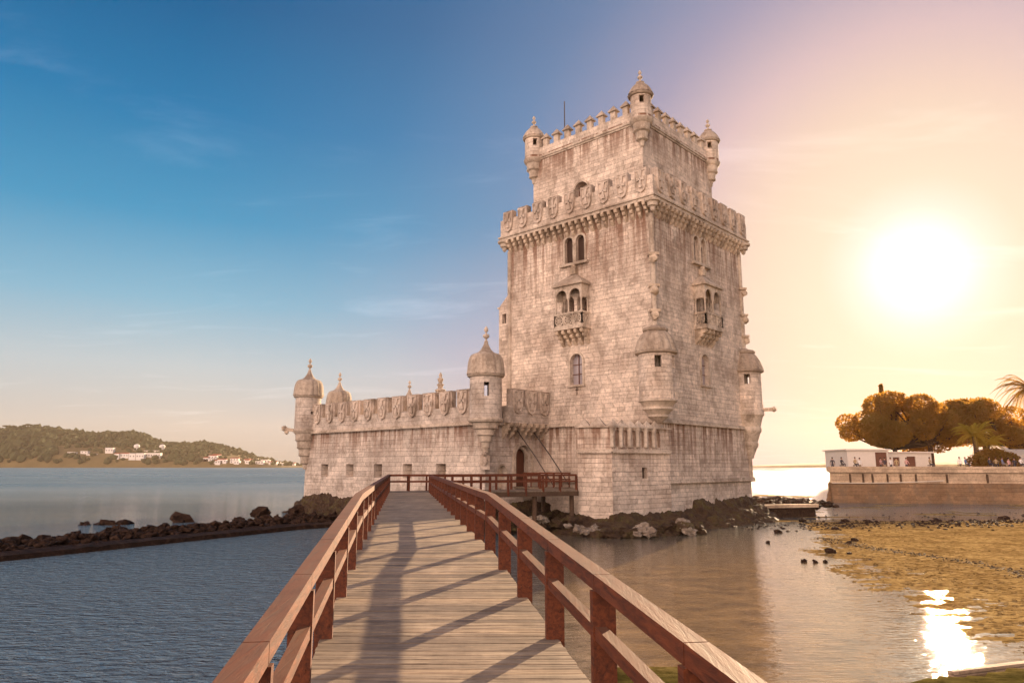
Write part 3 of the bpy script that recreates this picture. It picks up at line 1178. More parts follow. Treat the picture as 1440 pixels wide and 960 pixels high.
def arch_ring(mb, base, d, nrm, u, z0, z1, w, bw, off0, off1, seg=12, legs=True):
    """moulded band round an arched opening"""
    r0, r1 = w / 2, w / 2 + bw
    inn, out = [], []
    if legs:
        inn.append((-r0, z0)); out.append((-r1, z0))
    for i in range(seg + 1):
        a = PI - PI * i / seg
        inn.append((r0 * math.cos(a), z1 - r0 + r0 * math.sin(a))); out.append((r1 * math.cos(a), z1 - r0 + r1 * math.sin(a)))
    if legs:
        inn.append((r0, z0)); out.append((r1, z0))
    k = len(inn)
    vs = []
    for off in (off0, off1):
        for L_ in (inn, out):
            for x, z in L_:
                q = base + d * (u + x) + nrm * off
                vs.append((q.x, q.y, z))
    fs = []
    for i in range(k - 1):
        fs += [(i, i + 1, k + i + 1, k + i), (2 * k + i, 3 * k + i, 3 * k + i + 1, 2 * k + i + 1), (i, 2 * k + i, 2 * k + i + 1, i + 1), (k + i, k + i + 1, 3 * k + i + 1, 3 * k + i)]
    fs += [(0, k, 3 * k, 2 * k), (k - 1, 3 * k - 1, 4 * k - 1, 2 * k - 1)]
    mb.add(vs, fs)


def arch_window(parent, base, d, nrm, u, z0, z1, w, depth=.55, glass='glass', sill=True, frame=True, pane_off=.5):
    f = MB()
    arch_ring(f, base, d, nrm, u, z0, z1, w, .16, -.02, .07)
    if sill:
        c = base + d * u + nrm * .06
        f.obox(V3(c, z0 - .08), V3(d * (w / 2 + .24), 0), V3(nrm * .12, 0), (0, 0, .075))
    o = f.build('window', M['trim'], parent)
    p = MB()
    seg = 10; r = w / 2 - .004
    pl = [(-r, z0)] + [(r, z0)] + [(r * math.cos(PI * i / seg), z1 - w / 2 + r * math.sin(PI * i / seg)) for i in range(seg + 1)]
    vs = []
    for off in (-pane_off, -pane_off - .03):
        for x, z in pl:
            q = base + d * (u + x) + nrm * off
            vs.append((q.x, q.y, z))
    n_ = len(pl)
    p.add(vs, [list(range(n_)), list(range(n_, 2 * n_))[::-1]] + [(i, (i + 1) % n_, (i + 1) % n_ + n_, i + n_) for i in range(n_)])
    p.build('pane', M[glass], o)
    if frame:
        b = MB()
        c0 = base + d * u - nrm * (pane_off - .04)
        b.beam(V3(c0, z0), V3(c0, z1 - .03), .06, .05, up=V3(nrm, 0))
        for zz in (z0 + (z1 - z0) * .35, z0 + (z1 - z0) * .66):
            b.beam(V3(c0 - d * (w / 2 - .02), zz), V3(c0 + d * (w / 2 - .02), zz), .05, .05, up=V3(nrm, 0))
        b.build('mullion', M['door'], o)
    return o


faces = [(TN, DL, NL), (TN, DR, NR), (TN + DR * S, DL, DR), (TN + DL * S, DR, DL)]
for base, d, nrm in faces:
    for du in (-.56, .56):
        arch_cut(cut, base, d, nrm, 6.97 + du, 15.58, 17.72, .80, .75)
    arch_cut(cut, base, d, nrm, 6.97, 6.05, 8.42, 1.15, .8)
    for du in (-.62, .62):
        arch_cut(cut, base, d, nrm, 6.97 + du, 10.9, 13.0, .95, 1.2)
    # cross-shaped loop under the window
    c = base + d * 6.97
    cut.obox(V3(c, 5.55), V3(d * .06, 0), V3(nrm * .3, 0), (0, 0, .30))
    cut.obox(V3(c, 5.66), V3(d * .16, 0), V3(nrm * .31, 0), (0, 0, .055))
carve(shaft, cut)
for base, d, nrm in faces:
    for du in (-.56, .56):
        arch_window(tower, base, d, nrm, 6.97 + du, 15.58, 17.72, .80, glass='dark', sill=False, frame=False, pane_off=.30)
    m_ = MB()
    c = base + d * 6.97 + nrm * .05
    m_.lathe([(.10, 0), (.13, .1), (.075, .16), (.075, 1.3), (.13, 1.42), (.16, 1.55)], V3(c, 15.56), 12)
    m_.build('mullion_column', M['trim'], tower, smooth=True)
    m_ = MB(); m_.obox(V3(base + d * 6.97 + nrm * .10, 15.46), V3(d * 1.35, 0), V3(nrm * .2, 0), (0, 0, .10)); m_.build('window_sill', M['trim'], tower)
    arch_window(tower, base, d, nrm, 6.97, 6.05, 8.42, 1.15, pane_off=.34)
# hood over the lower windows is part of the ring; corner rolls up the shaft
for i, p in enumerate(sq(-.02)):
    mb = MB(); mb.lathe([(.20, -1.0), (.20, 17.9)], (p.x, p.y, 0), 12)
    mb.build('corner_roll', M['trim'], tower, smooth=True)

# string courses
ROPE_SIDE[0] = 1
mb = MB()
for z, h, o in ((3.1, .16, .07), (-1.0, .18, .12)):
    pts_ = sq(o)
    moulding(mb, [pts_[0], pts_[1], pts_[2], pts_[3]], z, h, .26, closed=True)
mb.build('string_course', M['trim'], tower)

# crown: corbels, cornice, parapet, shields
cm = corbel_mesh(.25, 1.05, .66)
for base, d, nrm in faces:
    rz = math.atan2(nrm.y, nrm.x) + PI / 2
    n_ = 23
    for i in range(n_):
        u = .25 + (S - .5) * i / (n_ - 1)
        p = base + d * u - nrm * .02
        inst(cm, 'corbel', tower, V3(p, Z_C - .20), rz)
OC = .60
mb = MB()
so = sq(OC)
mb.prism([tuple(p) for p in sq(OC)], Z_C - .20, Z_C + .03)
mb.prism([tuple(p) for p in sq(OC + .10)], Z_C + .03, Z_C + .16)
for p in so:
    mb.lathe([(.05, -1.1), (.16, -1.0), (.22, -.75), (.36, -.68), (.40, -.42), (.56, -.36), (.60, -.205)], V3(p + (Vector((9.73, 59.1)) - p).normalized() * .42, Z_C), 14)
mb.build('cornice', M['trim'], tower)
mb = MB()
inner, outer = sq(OC - .42), sq(OC - .06)
ZP = Z_C + 1.62


def ring_wall(mb, outer, inner, z0, z1):
    k = len(outer)
    vs = [V3(p, z0) for p in outer] + [V3(p, z1) for p in outer] + [V3(p, z0) for p in inner] + [V3(p, z1) for p in inner]
    fs = []
    for i in range(k):
        j = (i + 1) % k
        fs += [(i, j, k + j, k + i), (2 * k + j, 2 * k + i, 3 * k + i, 3 * k + j), (k + i, k + j, 3 * k + j, 3 * k + i), (2 * k + i, 2 * k + j, j, i)]
    mb.add(vs, fs)


ring_wall(mb, outer, inner, Z_C + .16, ZP)
mb.build('parapet', M['tower'], tower)
mer = shield_meshes(1.02, .66, .40, 1.78, 1.0)
SO = S + 2 * (OC - .06)
for base, d, nrm in [(outer[0], DL, NL), (outer[0], DR, NR), (outer[1], DL, DR), (outer[3], DR, DL)]:
    rz = math.atan2(nrm.y, nrm.x) + PI / 2
    n_ = 9
    for i in range(n_):
        u = .95 + (SO - 1.9) * i / (n_ - 1)
        place_merlon(mer, tower, base + d * u - nrm * .205, ZP - .003, rz)

# upper stage
usq = lambda o: sq(-1.46 + o)
mb = MB(); mb.prism([tuple(p) for p in usq(0)], Z_C + .1, Z_U)
up = mb.build('upper_wall', M['tower'], tower)
cut = MB()
ubase = usq(0)
ufaces = [(ubase[0], DL, NL), (ubase[0], DR, NR), (ubase[1], DL, DR), (ubase[3], DR, DL)]
US = S - 2.92
for base, d, nrm in ufaces:
    arch_cut(cut, base, d, nrm, US / 2 + .35, 19.3, 22.75, 1.35, .7)
carve(up, cut)
for base, d, nrm in ufaces:
    f = MB(); arch_ring(f, base, d, nrm, US / 2 + .35, 19.3, 22.75, 1.35, .16, -.02, .06)
    q = f.build('doorway', M['trim'], tower)
    f = MB(); c = base + d * (US / 2 + .35) - nrm * .6
    f.obox(V3(c, 20.9), V3(d * .66, 0), V3(nrm * .04, 0), (0, 0, 1.6)); f.build('door_leaf', M['door'], q)
mb = MB()
mb.prism([tuple(p) for p in usq(.16)], Z_U - .05, Z_U + .12)
mb.prism([tuple(p) for p in usq(.08)], Z_U - .20, Z_U - .05)
for i, p in enumerate(usq(.12)):
    pass
mb.build('upper_cornice', M['trim'], tower)
mb = MB()
ring_wall(mb, usq(.12), usq(-.30), Z_U + .12, Z_U + .86)
mb.build('upper_parapet', M['tower'], tower)
# capped merlons
a = MB()
a.box((0, 0, .36), (.46, .34, .74))
cap = MB()
cap.add([(-.38, -.30, .70), (.38, -.30, .70), (.38, .30, .70), (-.38, .30, .70), (-.38, -.30, .77), (.38, -.30, .77), (.38, .30, .77), (-.38, .30, .77), (0, 0, 1.28)],
        [(0, 1, 5, 4), (1, 2, 6, 5), (2, 3, 7, 6), (3, 0, 4, 7), (4, 5, 8), (5, 6, 8), (6, 7, 8), (7, 4, 8), (3, 2, 1, 0)])
m_a, m_c = a.mesh('capped_merlon', M['trim']), cap.mesh('cap', M['dome'])
ub = usq(.12)
UO = US + .24
for base, d, nrm in [(ub[0], DL, NL), (ub[0], DR, NR), (ub[1], DL, DR), (ub[3], DR, DL)]:
    rz = math.atan2(nrm.y, nrm.x) + PI / 2
    for i in range(8):
        u = 1.55 + (UO - 3.1) * i / 7
        p = base + d * u - nrm * .21
        o = inst(m_a, 'capped_merlon', tower, V3(p, Z_U + .855), rz)
        child(m_c, 'cap', o)
# corner turrets of the upper stage
for i, p in enumerate(usq(-.05)):
    hl = [(math.atan2(-p.y, -p.x) + .12, .26, 27.25, 27.85), (math.atan2(-p.y, -p.x) + 1.9, .26, 27.25, 27.85), (math.atan2(-p.y, -p.x) - 1.9, .26, 27.25, 27.85)]
    turret(tower, (p.x, p.y), 24.0, 26.0, 28.15, 29.2, 30.3, .80, .95, hl, M['tower'], skirt=False, corb_steps=3, open_n=24)
# flat roof and flag pole
mb = MB(); mb.tube([(4.9, 62.5, 26.0), (4.9, 62.5, 33.6)], [.07, .045], 8); mb.build('flag_pole', M['iron'], tower)

# turrets half way up the near and right corners
def corner_turret(p, zb):
    ang = math.atan2(-p.y, -p.x)
    out = math.atan2(p.y - 59.1, p.x - 9.73)
    hl = [(ang - .02 + .12, .20, 6.62, 7.42), (out + 1.0, .20, 6.62, 7.42)]
    b = MB(); b.shell((p.x, p.y), 1.24, .95, 4.5, 7.7, hl, n=32)
    for k in range(5):
        aa = out - 1.2 + k * .6
        b.obox((p.x + 1.22 * math.cos(aa), p.y + 1.22 * math.sin(aa), 4.75), (.10 * -math.sin(aa), .10 * math.cos(aa), 0), (.06 * math.cos(aa), .06 * math.sin(aa), 0), (0, 0, .22))
    t = b.build('watch_turret', M['tower'], tower, smooth=True)
    d = MB()
    d.lathe([(1.30, -.10), (1.46, -.04), (1.50, .08), (1.40, .16)], (p.x, p.y, 7.7), 36)
    d.lathe([(1.36, .14), (1.30, .45), (1.16, .85), (.96, 1.25), (.74, 1.52), (.70, 1.55)], (p.x, p.y, 7.7), 64, rib=.10, ribn=14)
    d.lathe([(.72, 1.50), (.86, 1.56), (.90, 1.68), (.80, 1.80), (.5, 1.86), (.3, 1.98), (.001, 2.04)], (p.x, p.y, 7.7), 28)
    d.build('dome', M['dome'], t, smooth=True)
    k = MB()
    H = 4.5 - zb
    prof = [(.30, 0), (.34, .05 * H), (.62, .22 * H), (.72, .25 * H), (.74, .32 * H), (.68, .34 * H), (.92, .52 * H), (1.04, .56 * H), (1.05, .62 * H), (.98, .66 * H), (1.18, .86 * H), (1.32, .90 * H), (1.33, .97 * H), (1.25, 1.0 * H)]
    k.lathe(prof, (p.x, p.y, zb), 32)
    k.build('corbel', M['trim'], t, smooth=True)
    return t


corner_turret(TN, 2.9)
corner_turret(TN + DR * S, 0.6)
# carved heads up the corners
for cpt, sgn in ((TN, 1), (TN + DR * S, 1)):
    outv = (cpt - Vector((9.73, 59.1))).normalized()
    for z in (14.6, 12.3, 10.5):
        h = MB()
        c = cpt + outv * .10
        h.obox(V3(c, z + .22), V3(Vector((-outv.y, outv.x)) * .36, 0), V3(outv * .30, 0), (0, 0, .09))
        h.ball(V3(c + outv * .12, z - .10), .33, 2, .5, (1, 1, 1.1), seed=z)
        h.ball(V3(c + outv * .34, z - .16), .15, 1, .4)
        h.build('carved_head', M['corbel'], tower, smooth=True)
# water spout on the right corner
h = MB(); pR = TN + DR * S; h.beam((pR.x + 1.0, pR.y - .2, 4.55), (pR.x + 2.0, pR.y - .45, 4.6), .26, .26); h.ball((pR.x + 2.05, pR.y - .46, 4.6), .24, 1, .5)
h.build('water_spout', M['corbel'], tower)


def oriel(base, d, nrm, uc):
    """covered balcony: corbels, pierced parapet, twin arches on columns, little hipped roof, finial"""
    W, D = 1.30, .95
    ctr = lambda u, off: base + d * (uc + u) + nrm * off
    bal = MB()
    bal.obox(V3(ctr(0, D / 2), 10.30), V3(d * (W + .12), 0), V3(nrm * (D / 2 + .10), 0), (0, 0, .12))
    floor_ = bal.build('balcony', M['trim'], tower)
    # pierced parapet panels, each pierced by a ring of small openings
    p = MB()
    def panel(a, b):
        a, b = Vector(a), Vector(b)
        L_ = (b - a).length; dd = (b - a) / L_
        p.beam(V3(a, 11.40), V3(b, 11.40), .16, .14, ext=.06)
        p.beam(V3(a, 10.48), V3(b, 10.48), .13, .10, ext=.04)
        k = max(1, round(L_ / 1.0))
        for i in range(k):
            cc = a + dd * (L_ * (i + .5) / k)
            for q in range(14):
                t0, t1 = 2 * PI * q / 14, 2 * PI * (q + 1) / 14
                rr = .37
                p.beam(V3(cc + dd * rr * math.cos(t0), 10.93 + rr * math.sin(t0)), V3(cc + dd * rr * math.cos(t1), 10.93 + rr * math.sin(t1)), .10, .07, up=V3(Vector((dd.y, -dd.x)), 0), ext=.01)
            for q in range(8):
                t0 = PI * q / 4
                p.beam(V3(cc + dd * .08 * math.cos(t0), 10.93 + .08 * math.sin(t0)), V3(cc + dd * .36 * math.cos(t0), 10.93 + .36 * math.sin(t0)), .08, .055, up=V3(Vector((dd.y, -dd.x)), 0))
            p.ball(V3(cc, 10.93), .10, 1)
        for i in range(k + 1):
            cc = a + dd * (L_ * i / k)
            p.beam(V3(cc, 10.42), V3(cc, 11.42), .12, .12, up=(1, 0, 0))
    panel(ctr(-W, D), ctr(W, D)); panel(ctr(-W, .05), ctr(-W, D)); panel(ctr(W, .05), ctr(W, D))
    p.build('balustrade', M['trim'], floor_)
    for i in range(5):
        c = inst(cm2, 'corbel', floor_, V3(ctr(-W + .12 + (2 * W - .24) * i / 4, -.02), 10.19), math.atan2(nrm.y, nrm.x) + PI / 2)
    for u in (-W + .08, 0, W - .08):
        q = ctr(u, D - .06); c_ = MB()
        c_.lathe([(.10, 0), (.12, .06), (.065, .12), (.065, .95), (.12, 1.05), (.14, 1.15)], V3(q, 11.46), 10)
        c_.build('column', M['trim'], floor_, smooth=True)
    for u in (-W + .08, W - .08):
        q = ctr(u, .10); c_ = MB()
        c_.lathe([(.10, 0), (.12, .06), (.065, .12), (.065, .95), (.12, 1.05), (.14, 1.15)], V3(q, 11.46), 10)
        c_.build('column', M['trim'], floor_, smooth=True)
    # arcade: spandrel walls with arches cut through
    s = MB()
    t_ = .12
    s.obox(V3(ctr(0, D - .06), 13.08), V3(d * W, 0), V3(nrm * t_ / 2, 0), (0, 0, .52))
    for sg in (-1, 1):
        s.obox(V3(ctr(sg * (W - .06), D / 2 - .06), 13.08), V3(d * .058, 0), V3(nrm * (D / 2 - .07), 0), (0, 0, .519))
    ar = s.build('arcade', M['trim'], floor_)
    cc = MB()
    for u in (-.64, .64):
        arch_cut(cc, base + nrm * D, d, nrm, uc + u, 12.2, 13.28, 1.0, .3)
    carve(ar, cc)
    r = MB()
    e = .18
    z0, z1, z2 = 13.58, 13.74, 14.55
    P = [V3(ctr(-W - e, -.0), z0), V3(ctr(W + e, -.0), z0), V3(ctr(W + e, D + e), z0), V3(ctr(-W - e, D + e), z0)]
    Q = [(x, y, z1) for x, y, z in P]
    T = [V3(ctr(-.35, 0), z2), V3(ctr(.35, 0), z2), V3(ctr(.28, .30), z2), V3(ctr(-.28, .30), z2)]
    r.add(P + Q + T, [(0, 1, 5, 4), (1, 2, 6, 5), (2, 3, 7, 6), (3, 0, 4, 7), (4, 5, 9, 8), (5, 6, 10, 9), (6, 7, 11, 10), (7, 4, 8, 11), (8, 9, 10, 11), (3, 2, 1, 0)])
    bm = bmesh.new(); me = None
    r.build('roof', M['dome'], floor_)
    f = MB(); q = ctr(0, .16)
    f.obox(V3(q, 14.85), V3(d * .26, 0), V3(nrm * .17, 0), (0, 0, .26)); f.ball(V3(q, 15.2), .22, 2, .4)
    f.build('finial', M['corbel'], floor_)
    bk = MB()
    bk.obox(V3(ctr(0, -1.1), 12.0), V3(d * 1.2, 0), V3(nrm * .03, 0), (0, 0, 1.1)); bk.build('door', M['door'], floor_)


cm2 = corbel_mesh(.26, 1.15, .95)
for base, d, nrm in faces:
    oriel(base, d, nrm, 6.97)

# stair block on the far left side
LC = TN + DL * S
mb = MB()
q0 = LC + DR * .35
w_, l_ = 1.55, 3.4
pp = [q0, q0 + DL * w_, q0 + DL * w_ + DR * l_, q0 + DR * l_]
zt_out, zt_in = 13.35, 14.75
vs = [V3(p, -2.6) for p in pp] + [V3(pp[0], zt_in), V3(pp[1], zt_out), V3(pp[2], zt_out), V3(pp[3], zt_in)]
mb.add(vs, [(3, 2, 1, 0), (4, 5, 6, 7), (0, 1, 5, 4), (1, 2, 6, 5), (2, 3, 7, 6), (3, 0, 4, 7)])
an = mb.build('stair_annex', M['tower'], tower)
bm = bmesh.new(); bm.from_mesh(an.data); bmesh.ops.recalc_face_normals(bm, faces=bm.faces); bm.to_mesh(an.data); bm.free(); auto_uv(an.data, root_loc(tower))
cut = MB(); c = q0 + DL * .95 + NL * 0
cut.obox(V3(c, 12.3), V3(DL * .24, 0), V3(NL * .5, 0), (0, 0, .42)); carve(an, cut)
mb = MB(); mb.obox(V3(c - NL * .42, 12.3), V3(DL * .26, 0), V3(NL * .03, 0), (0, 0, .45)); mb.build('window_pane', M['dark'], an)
mb = MB(); e1, e2 = q0 + DL * (w_ + .03) - DR * .06, q0 + DL * (w_ + .03) + DR * (l_ + .06)
mb.beam(V3(e1, zt_out - .06), V3(e2, zt_out - .06), .22, .14)
mb.build('eave_moulding', M['trim'], an)

# ------------------------------------------------------------------ low bulwark in front of the near corner
P1, P2, P3 = Vector((4.25, 47.1)), Vector((6.35, 46.35)), Vector((10.75, 49.55))
P4 = P1 + DR * 6.0
bul = thing('bulwark', 'low three-sided stone bulwark with small pointed merlons at the tower foot', 'bulwark', (6.9, 47.8, -4.2))
mb = MB()
poly = [tuple(P1), tuple(P2), tuple(P3), tuple(P3 + DL * 1.4 + DR * .3), tuple(P4)]
mb.prism(poly, -4.6, 2.45)
bw_ = mb.build('wall', M['tower'], bul)
cut = MB()
dF = (P2 - P1).normalized(); dG = (P3 - P2).normalized()
nF = Vector((dF.y, -dF.x)); nG = Vector((dG.y, -dG.x))
LG = (P3 - P2).length
for i in range(6):
    u = .42 + i * .76
    c = P2 + dG * (u + .05)
    arch_cut(cut, P2, dG, nG, u + .1, 1.22, 2.30, .36, .22)
c = P2 + dG * 2.95
cut.obox(V3(c, -.45), V3(dG * .24, 0), V3(nG * .4, 0), (0, 0, .36))
carve(bw_, cut)
mb = MB()
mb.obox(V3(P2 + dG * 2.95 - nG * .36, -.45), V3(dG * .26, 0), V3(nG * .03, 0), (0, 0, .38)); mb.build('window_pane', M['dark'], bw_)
mb = MB(); ROPE_SIDE[0] = 1
moulding(mb, [P1 + nF * .04, P2 + (nF + nG) * .03, P3 + nG * .04], .98, .14, .20)
moulding(mb, [P1 + nF * .04, P2 + (nF + nG) * .03, P3 + nG * .04], 2.50, .10, .26, rope=False)
mb.build('string_course', M['trim'], bul)
for i in range(6):
    u = .05 + i * .76
    c = P2 + dG * u + nG * .03
    k = MB(); k.lathe([(.13, 1.18), (.17, 1.26), (.14, 1.34), (.14, 2.2), (.18, 2.30), (.2, 2.44)], (c.x, c.y, 0), 12)
    k.build('half_column', M['trim'], bul, smooth=True)
pyr = MB(); pyr.add([(-.40, -.3, 0), (.40, -.3, 0), (.40, .3, 0), (-.40, .3, 0), (0, 0, .52)], [(0, 1, 4), (1, 2, 4), (2, 3, 4), (3, 0, 4), (3, 2, 1, 0)])
pm_ = pyr.mesh('pointed_merlon', M['trim'])
for c, r_, s_ in [(P1 + dF * .45 - nF * .2, dF, 1), (P1 + dF * 1.35 - nF * .2, dF, 1.25)] + [(P2 + dG * (.35 + .78 * i) - nG * .2, dG, .9) for i in range(6)]:
    inst(pm_, 'pointed_merlon', bul, V3(c, 2.55), math.atan2(r_.y, r_.x), scale=s_)

# ------------------------------------------------------------------ the bastion
C1, C2, C3, C4, C5 = Vector((-1.9, 52.0)), Vector((-19.3, 68.1)), Vector((-18.9, 78.5)), Vector((-12.3, 86.0)), Vector((6.0, 84.0))
GJ = C1 + DR * 6.9                                  # where the gate wall meets the tower
bast = thing('bastion', 'long low limestone bastion with shield merlons, gun ports and an arched gate', 'bastion', (-9.0, 68.0, -4.2))
mb = MB()
bpoly = [C1, GJ + DR * .5, GJ + DR * 4 + DL * 3, Vector((6.0, 74.0)), C5, C4, C3, C2]
mb.prism([tuple(p) for p in bpoly], -4.6, 3.15)
bwall = mb.build('wall', M['bastion'], bast)
DB = (C2 - C1).normalized(); NB = Vector((DB.y, -DB.x)) if Vector((DB.y, -DB.x)).dot(Vector((0, -1))) > 0 else Vector((-DB.y, DB.x))
LB = (C2 - C1).length
cut = MB()


def px_u(px, base, d):
    """where along the wall a sight line at this bearing meets it"""
    k = (px - 720) / F_PX * math.cos(PITCH)
    # (base.x + d.x u) = k (base.y + d.y u)
    return (k * base.y - base.x) / (d.x - k * d.y)


ports = [px_u(q, C1, DB) for q in (620, 573, 531.5, 492, 456.5)]
for u in ports:
    c = C1 + DB * u
    vs = []
    for off, hw, hh in ((.05, .56, .56), (-1.0, .40, .46)):
        q = c + NB * off
        for sx, sz in ((-1, -1), (1, -1), (1, 1), (-1, 1)):
            vs.append(V3(q + DB * hw * sx + DB * (0), -.38 + hh * sz))
    f_ = [(0, 1, 2, 3), (7, 6, 5, 4), (0, 4, 5, 1), (1, 5, 6, 2), (2, 6, 7, 3), (3, 7, 4, 0)]
    b_ = bmesh.new(); vv = [b_.verts.new(v) for v in vs]
    for f in f_: b_.faces.new([vv[i] for i in f])
    bmesh.ops.recalc_face_normals(b_, faces=b_.faces)
    b_.verts.ensure_lookup_table()
    cut.add([tuple(v.co) for v in b_.verts], [[v.index if v.index >= 0 else vv.index(v) for v in f.verts] for f in b_.faces]); b_.free()
ug = 4.0
arch_cut(cut, C1, DR, NR, ug, -1.55, 1.55, 1.75, .9)
arch_cut(cut, C1, DR, NR, 1.75, -1.7, .05, .8, .5)
carve(bwall, cut)
for u in ports:
    k = MB(); k.obox(V3(C1 + DB * u - NB * .93, -.38), V3(DB * .42, 0), V3(NB * .05, 0), (0, 0, .47)); k.build('gun_port_back', M['corbel'], bast)
g_ = MB()
arch_ring(g_, C1, DR, NR, ug, -1.5, 1.55, 1.75, .28, -.02, .12)
arch_ring(g_, C1, DR, NR, ug, -1.5, 1.30, 1.30, .20, -.45, -.22)
gate = g_.build('gate_arch', M['trim'], bast)
k = MB(); k.obox(V3(C1 + DR * ug - NR * .72, 0), V3(DR * .86, 0), V3(NR * .06, 0), (0, 0, 1.5)); k.build('door', M['door'], gate)
k = MB(); arch_ring(k, C1, DR, NR, 1.75, -1.6, .05, .8, .12, -.02, .06); k.build('small_arch', M['trim'], bast)
k = MB(); k.obox(V3(C1 + DR * 1.75 - NR * .45, -.8), V3(DR * .39, 0), V3(NR * .04, 0), (0, 0, .8)); k.build('niche_back', M['corbel'], bast)
# drawbridge and its chains
k = MB()
dc = C1 + DR * ug + NR * 1.9
k.obox(V3(dc, ZF - .06), V3(DR * .95, 0), V3(NR * 1.95, 0), (0, 0, .055)); db = k.build('drawbridge', M['deckwood'], bast)
for sg in (-.9, .9):
    k = MB(); a, b = C1 + DR * (ug + sg) + NR * .12, C1 + DR * (ug + sg) + NR * 3.7
    k.tube([V3(a, 2.75), V3((a + b) / 2, .80), V3(b, -1.35)], .04, 6); k.build('chain', M['iron'], bast)
    k = MB()
    b0 = C1 + DR * (ug + sg) + NR * .9
    for i in range(5):
        q = b0 + NR * 2.8 * i / 4
        k.beam(V3(q, ZF), V3(q, ZF + 1.0), .10, .10, up=(1, 0, 0))
    k.beam(V3(b0, ZF + 1.0), V3(b0 + NR * 2.9, ZF + 1.0), .12, .10); k.beam(V3(b0, ZF + .55), V3(b0 + NR * 2.9, ZF + .55), .08, .08)
    k.build('side_rail', M['rail'], bast)

# cornice and parapets
mb = MB(); ROPE_SIDE[0] = -1
moulding(mb, [C1 + NB * .08, C2 + NB * .08], 3.12, .16, .30)
ROPE_SIDE[0] = 1
moulding(mb, [C1 + NR * .08, GJ + NR * .08], 3.12, .16, .30)
moulding(mb, [C2, C3, C4, C5], 3.12, .16, .30, rope=False)
mb.build('cornice', M['trim'], bast)
mb = MB()


def parapet_wall(mb, a, b, nrm, z0, z1, off=.10, t=.42):
    d = (b - a).normalized()
    mb.obox(V3((a + b) / 2 + nrm * (off - t / 2), (z0 + z1) / 2), V3((b - a) / 2, 0), V3(nrm * t / 2, 0), (0, 0, (z1 - z0) / 2))


ZBP = 4.35
parapet_wall(mb, C1, C2, NB, 3.2, ZBP)
outs = []
for a, b in ((C2, C3), (C3, C4), (C4, C5)):
    d = (b - a).normalized(); nn = Vector((d.y, -d.x))
    if nn.dot(a - Vector((-5, 70))) < 0: nn = -nn
    outs.append((a, b, nn)); parapet_wall(mb, a, b, nn, 3.2, ZBP)
mb.build('parapet', M['bastion'], bast)
mb2 = shield_meshes(1.42, 1.28, .42, 1.78, 1.05)
rzB = math.atan2(NB.y, NB.x) + PI / 2
nm = 11
for i in range(nm):
    u = 2.25 + (LB - 4.2) * i / (nm - 1)
    place_merlon(mb2, bast, C1 + DB * u - NB * .11, ZBP - .003, rzB)
for a, b, nn in outs:
    L_ = (b - a).length; d = (b - a) / L_; n_ = int((L_ - 2) / 1.9)
    for i in range(n_):
        place_merlon(mb2, bast, a + d * (1.9 + (L_ - 3.8) * i / max(1, n_ - 1)) - nn * .11, ZBP - .003, math.atan2(nn.y, nn.x) + PI / 2)
# box over the gate carried by corbels
mb = MB()
ga, gb = C1 + DR * 1.6, C1 + DR * 6.3
mb.obox(V3((ga + gb) / 2 + NR * .45, 3.75), V3((gb - ga) / 2, 0), V3(NR * .30, 0), (0, 0, .62))
mb.obox(V3((ga + gb) / 2 + NR * .10, 3.75), V3((gb - ga) / 2 - Vector((.01, .01)), 0), V3(NR * .35, 0), (0, 0, .60))
mb.build('gate_parapet', M['bastion'], bast)
for i in range(7):
    inst(cm2, 'corbel', bast, V3(ga + (gb - ga) * (i + .3) / 6.6 + NR * .02, 3.14), math.atan2(NR.y, NR.x) + PI / 2)
for u in (2.55, 4.05, 5.55):
    place_merlon(mb2, bast, C1 + DR * u + NR * .55, 4.366, math.atan2(NR.y, NR.x) + PI / 2)
# coat of arms under the corner turret
k = MB()
oc_ = Vector((-.1, -1)).normalized()
c = C1 + oc_ * .28
k.obox(V3(c, .25), (.34, .03, 0), (-.02, .14, 0), (0, 0, .50)); k.ball(V3(c + oc_ * .16, .35), .26, 2, .5, (1, .6, 1.2)); k.ball(V3(c + oc_ * .14, .85), .2, 1, .3)
k.build('coat_of_arms', M['shieldstone'], bast)
for c_, zb, seed in ((C1, .9, 0), (C2, -.3, 1), (C3, .6, 2), (C4, .6, 3)):
    toc = math.atan2(-c_.y, -c_.x)
    hl = [(toc + .05, .17, 4.9, 5.9), (toc + PI * .80, .2, 4.9, 6.0), (toc + PI + .1, .22, 4.9, 5.9), (toc - PI * .6, .2, 4.9, 5.9)]
    if seed == 1: hl = [(toc + .35, .12, 4.75, 5.0), (toc + PI + .33, .25, 4.4, 5.6), (toc - PI * .55, .2, 4.9, 5.9)]
    turret(bast, (c_.x, c_.y), zb, 3.2, 6.5, 8.02, 10.15, 1.17, 1.33, hl, M['bastion'], corb_steps=5, power=1.7 if seed == 0 else .9)
k = MB(); k.beam((C2.x - 1.2, C2.y - .3, 3.3), (C2.x - 1.9, C2.y - .4, 3.4), .3, .3); k.ball((C2.x - 1.95, C2.y - .4, 3.45), .3, 1, .5); k.ball((C2.x - 1.75, C2.y - .4, 3.1), .22, 1, .5)
k.build('water_spout', M['corbel'], bast)
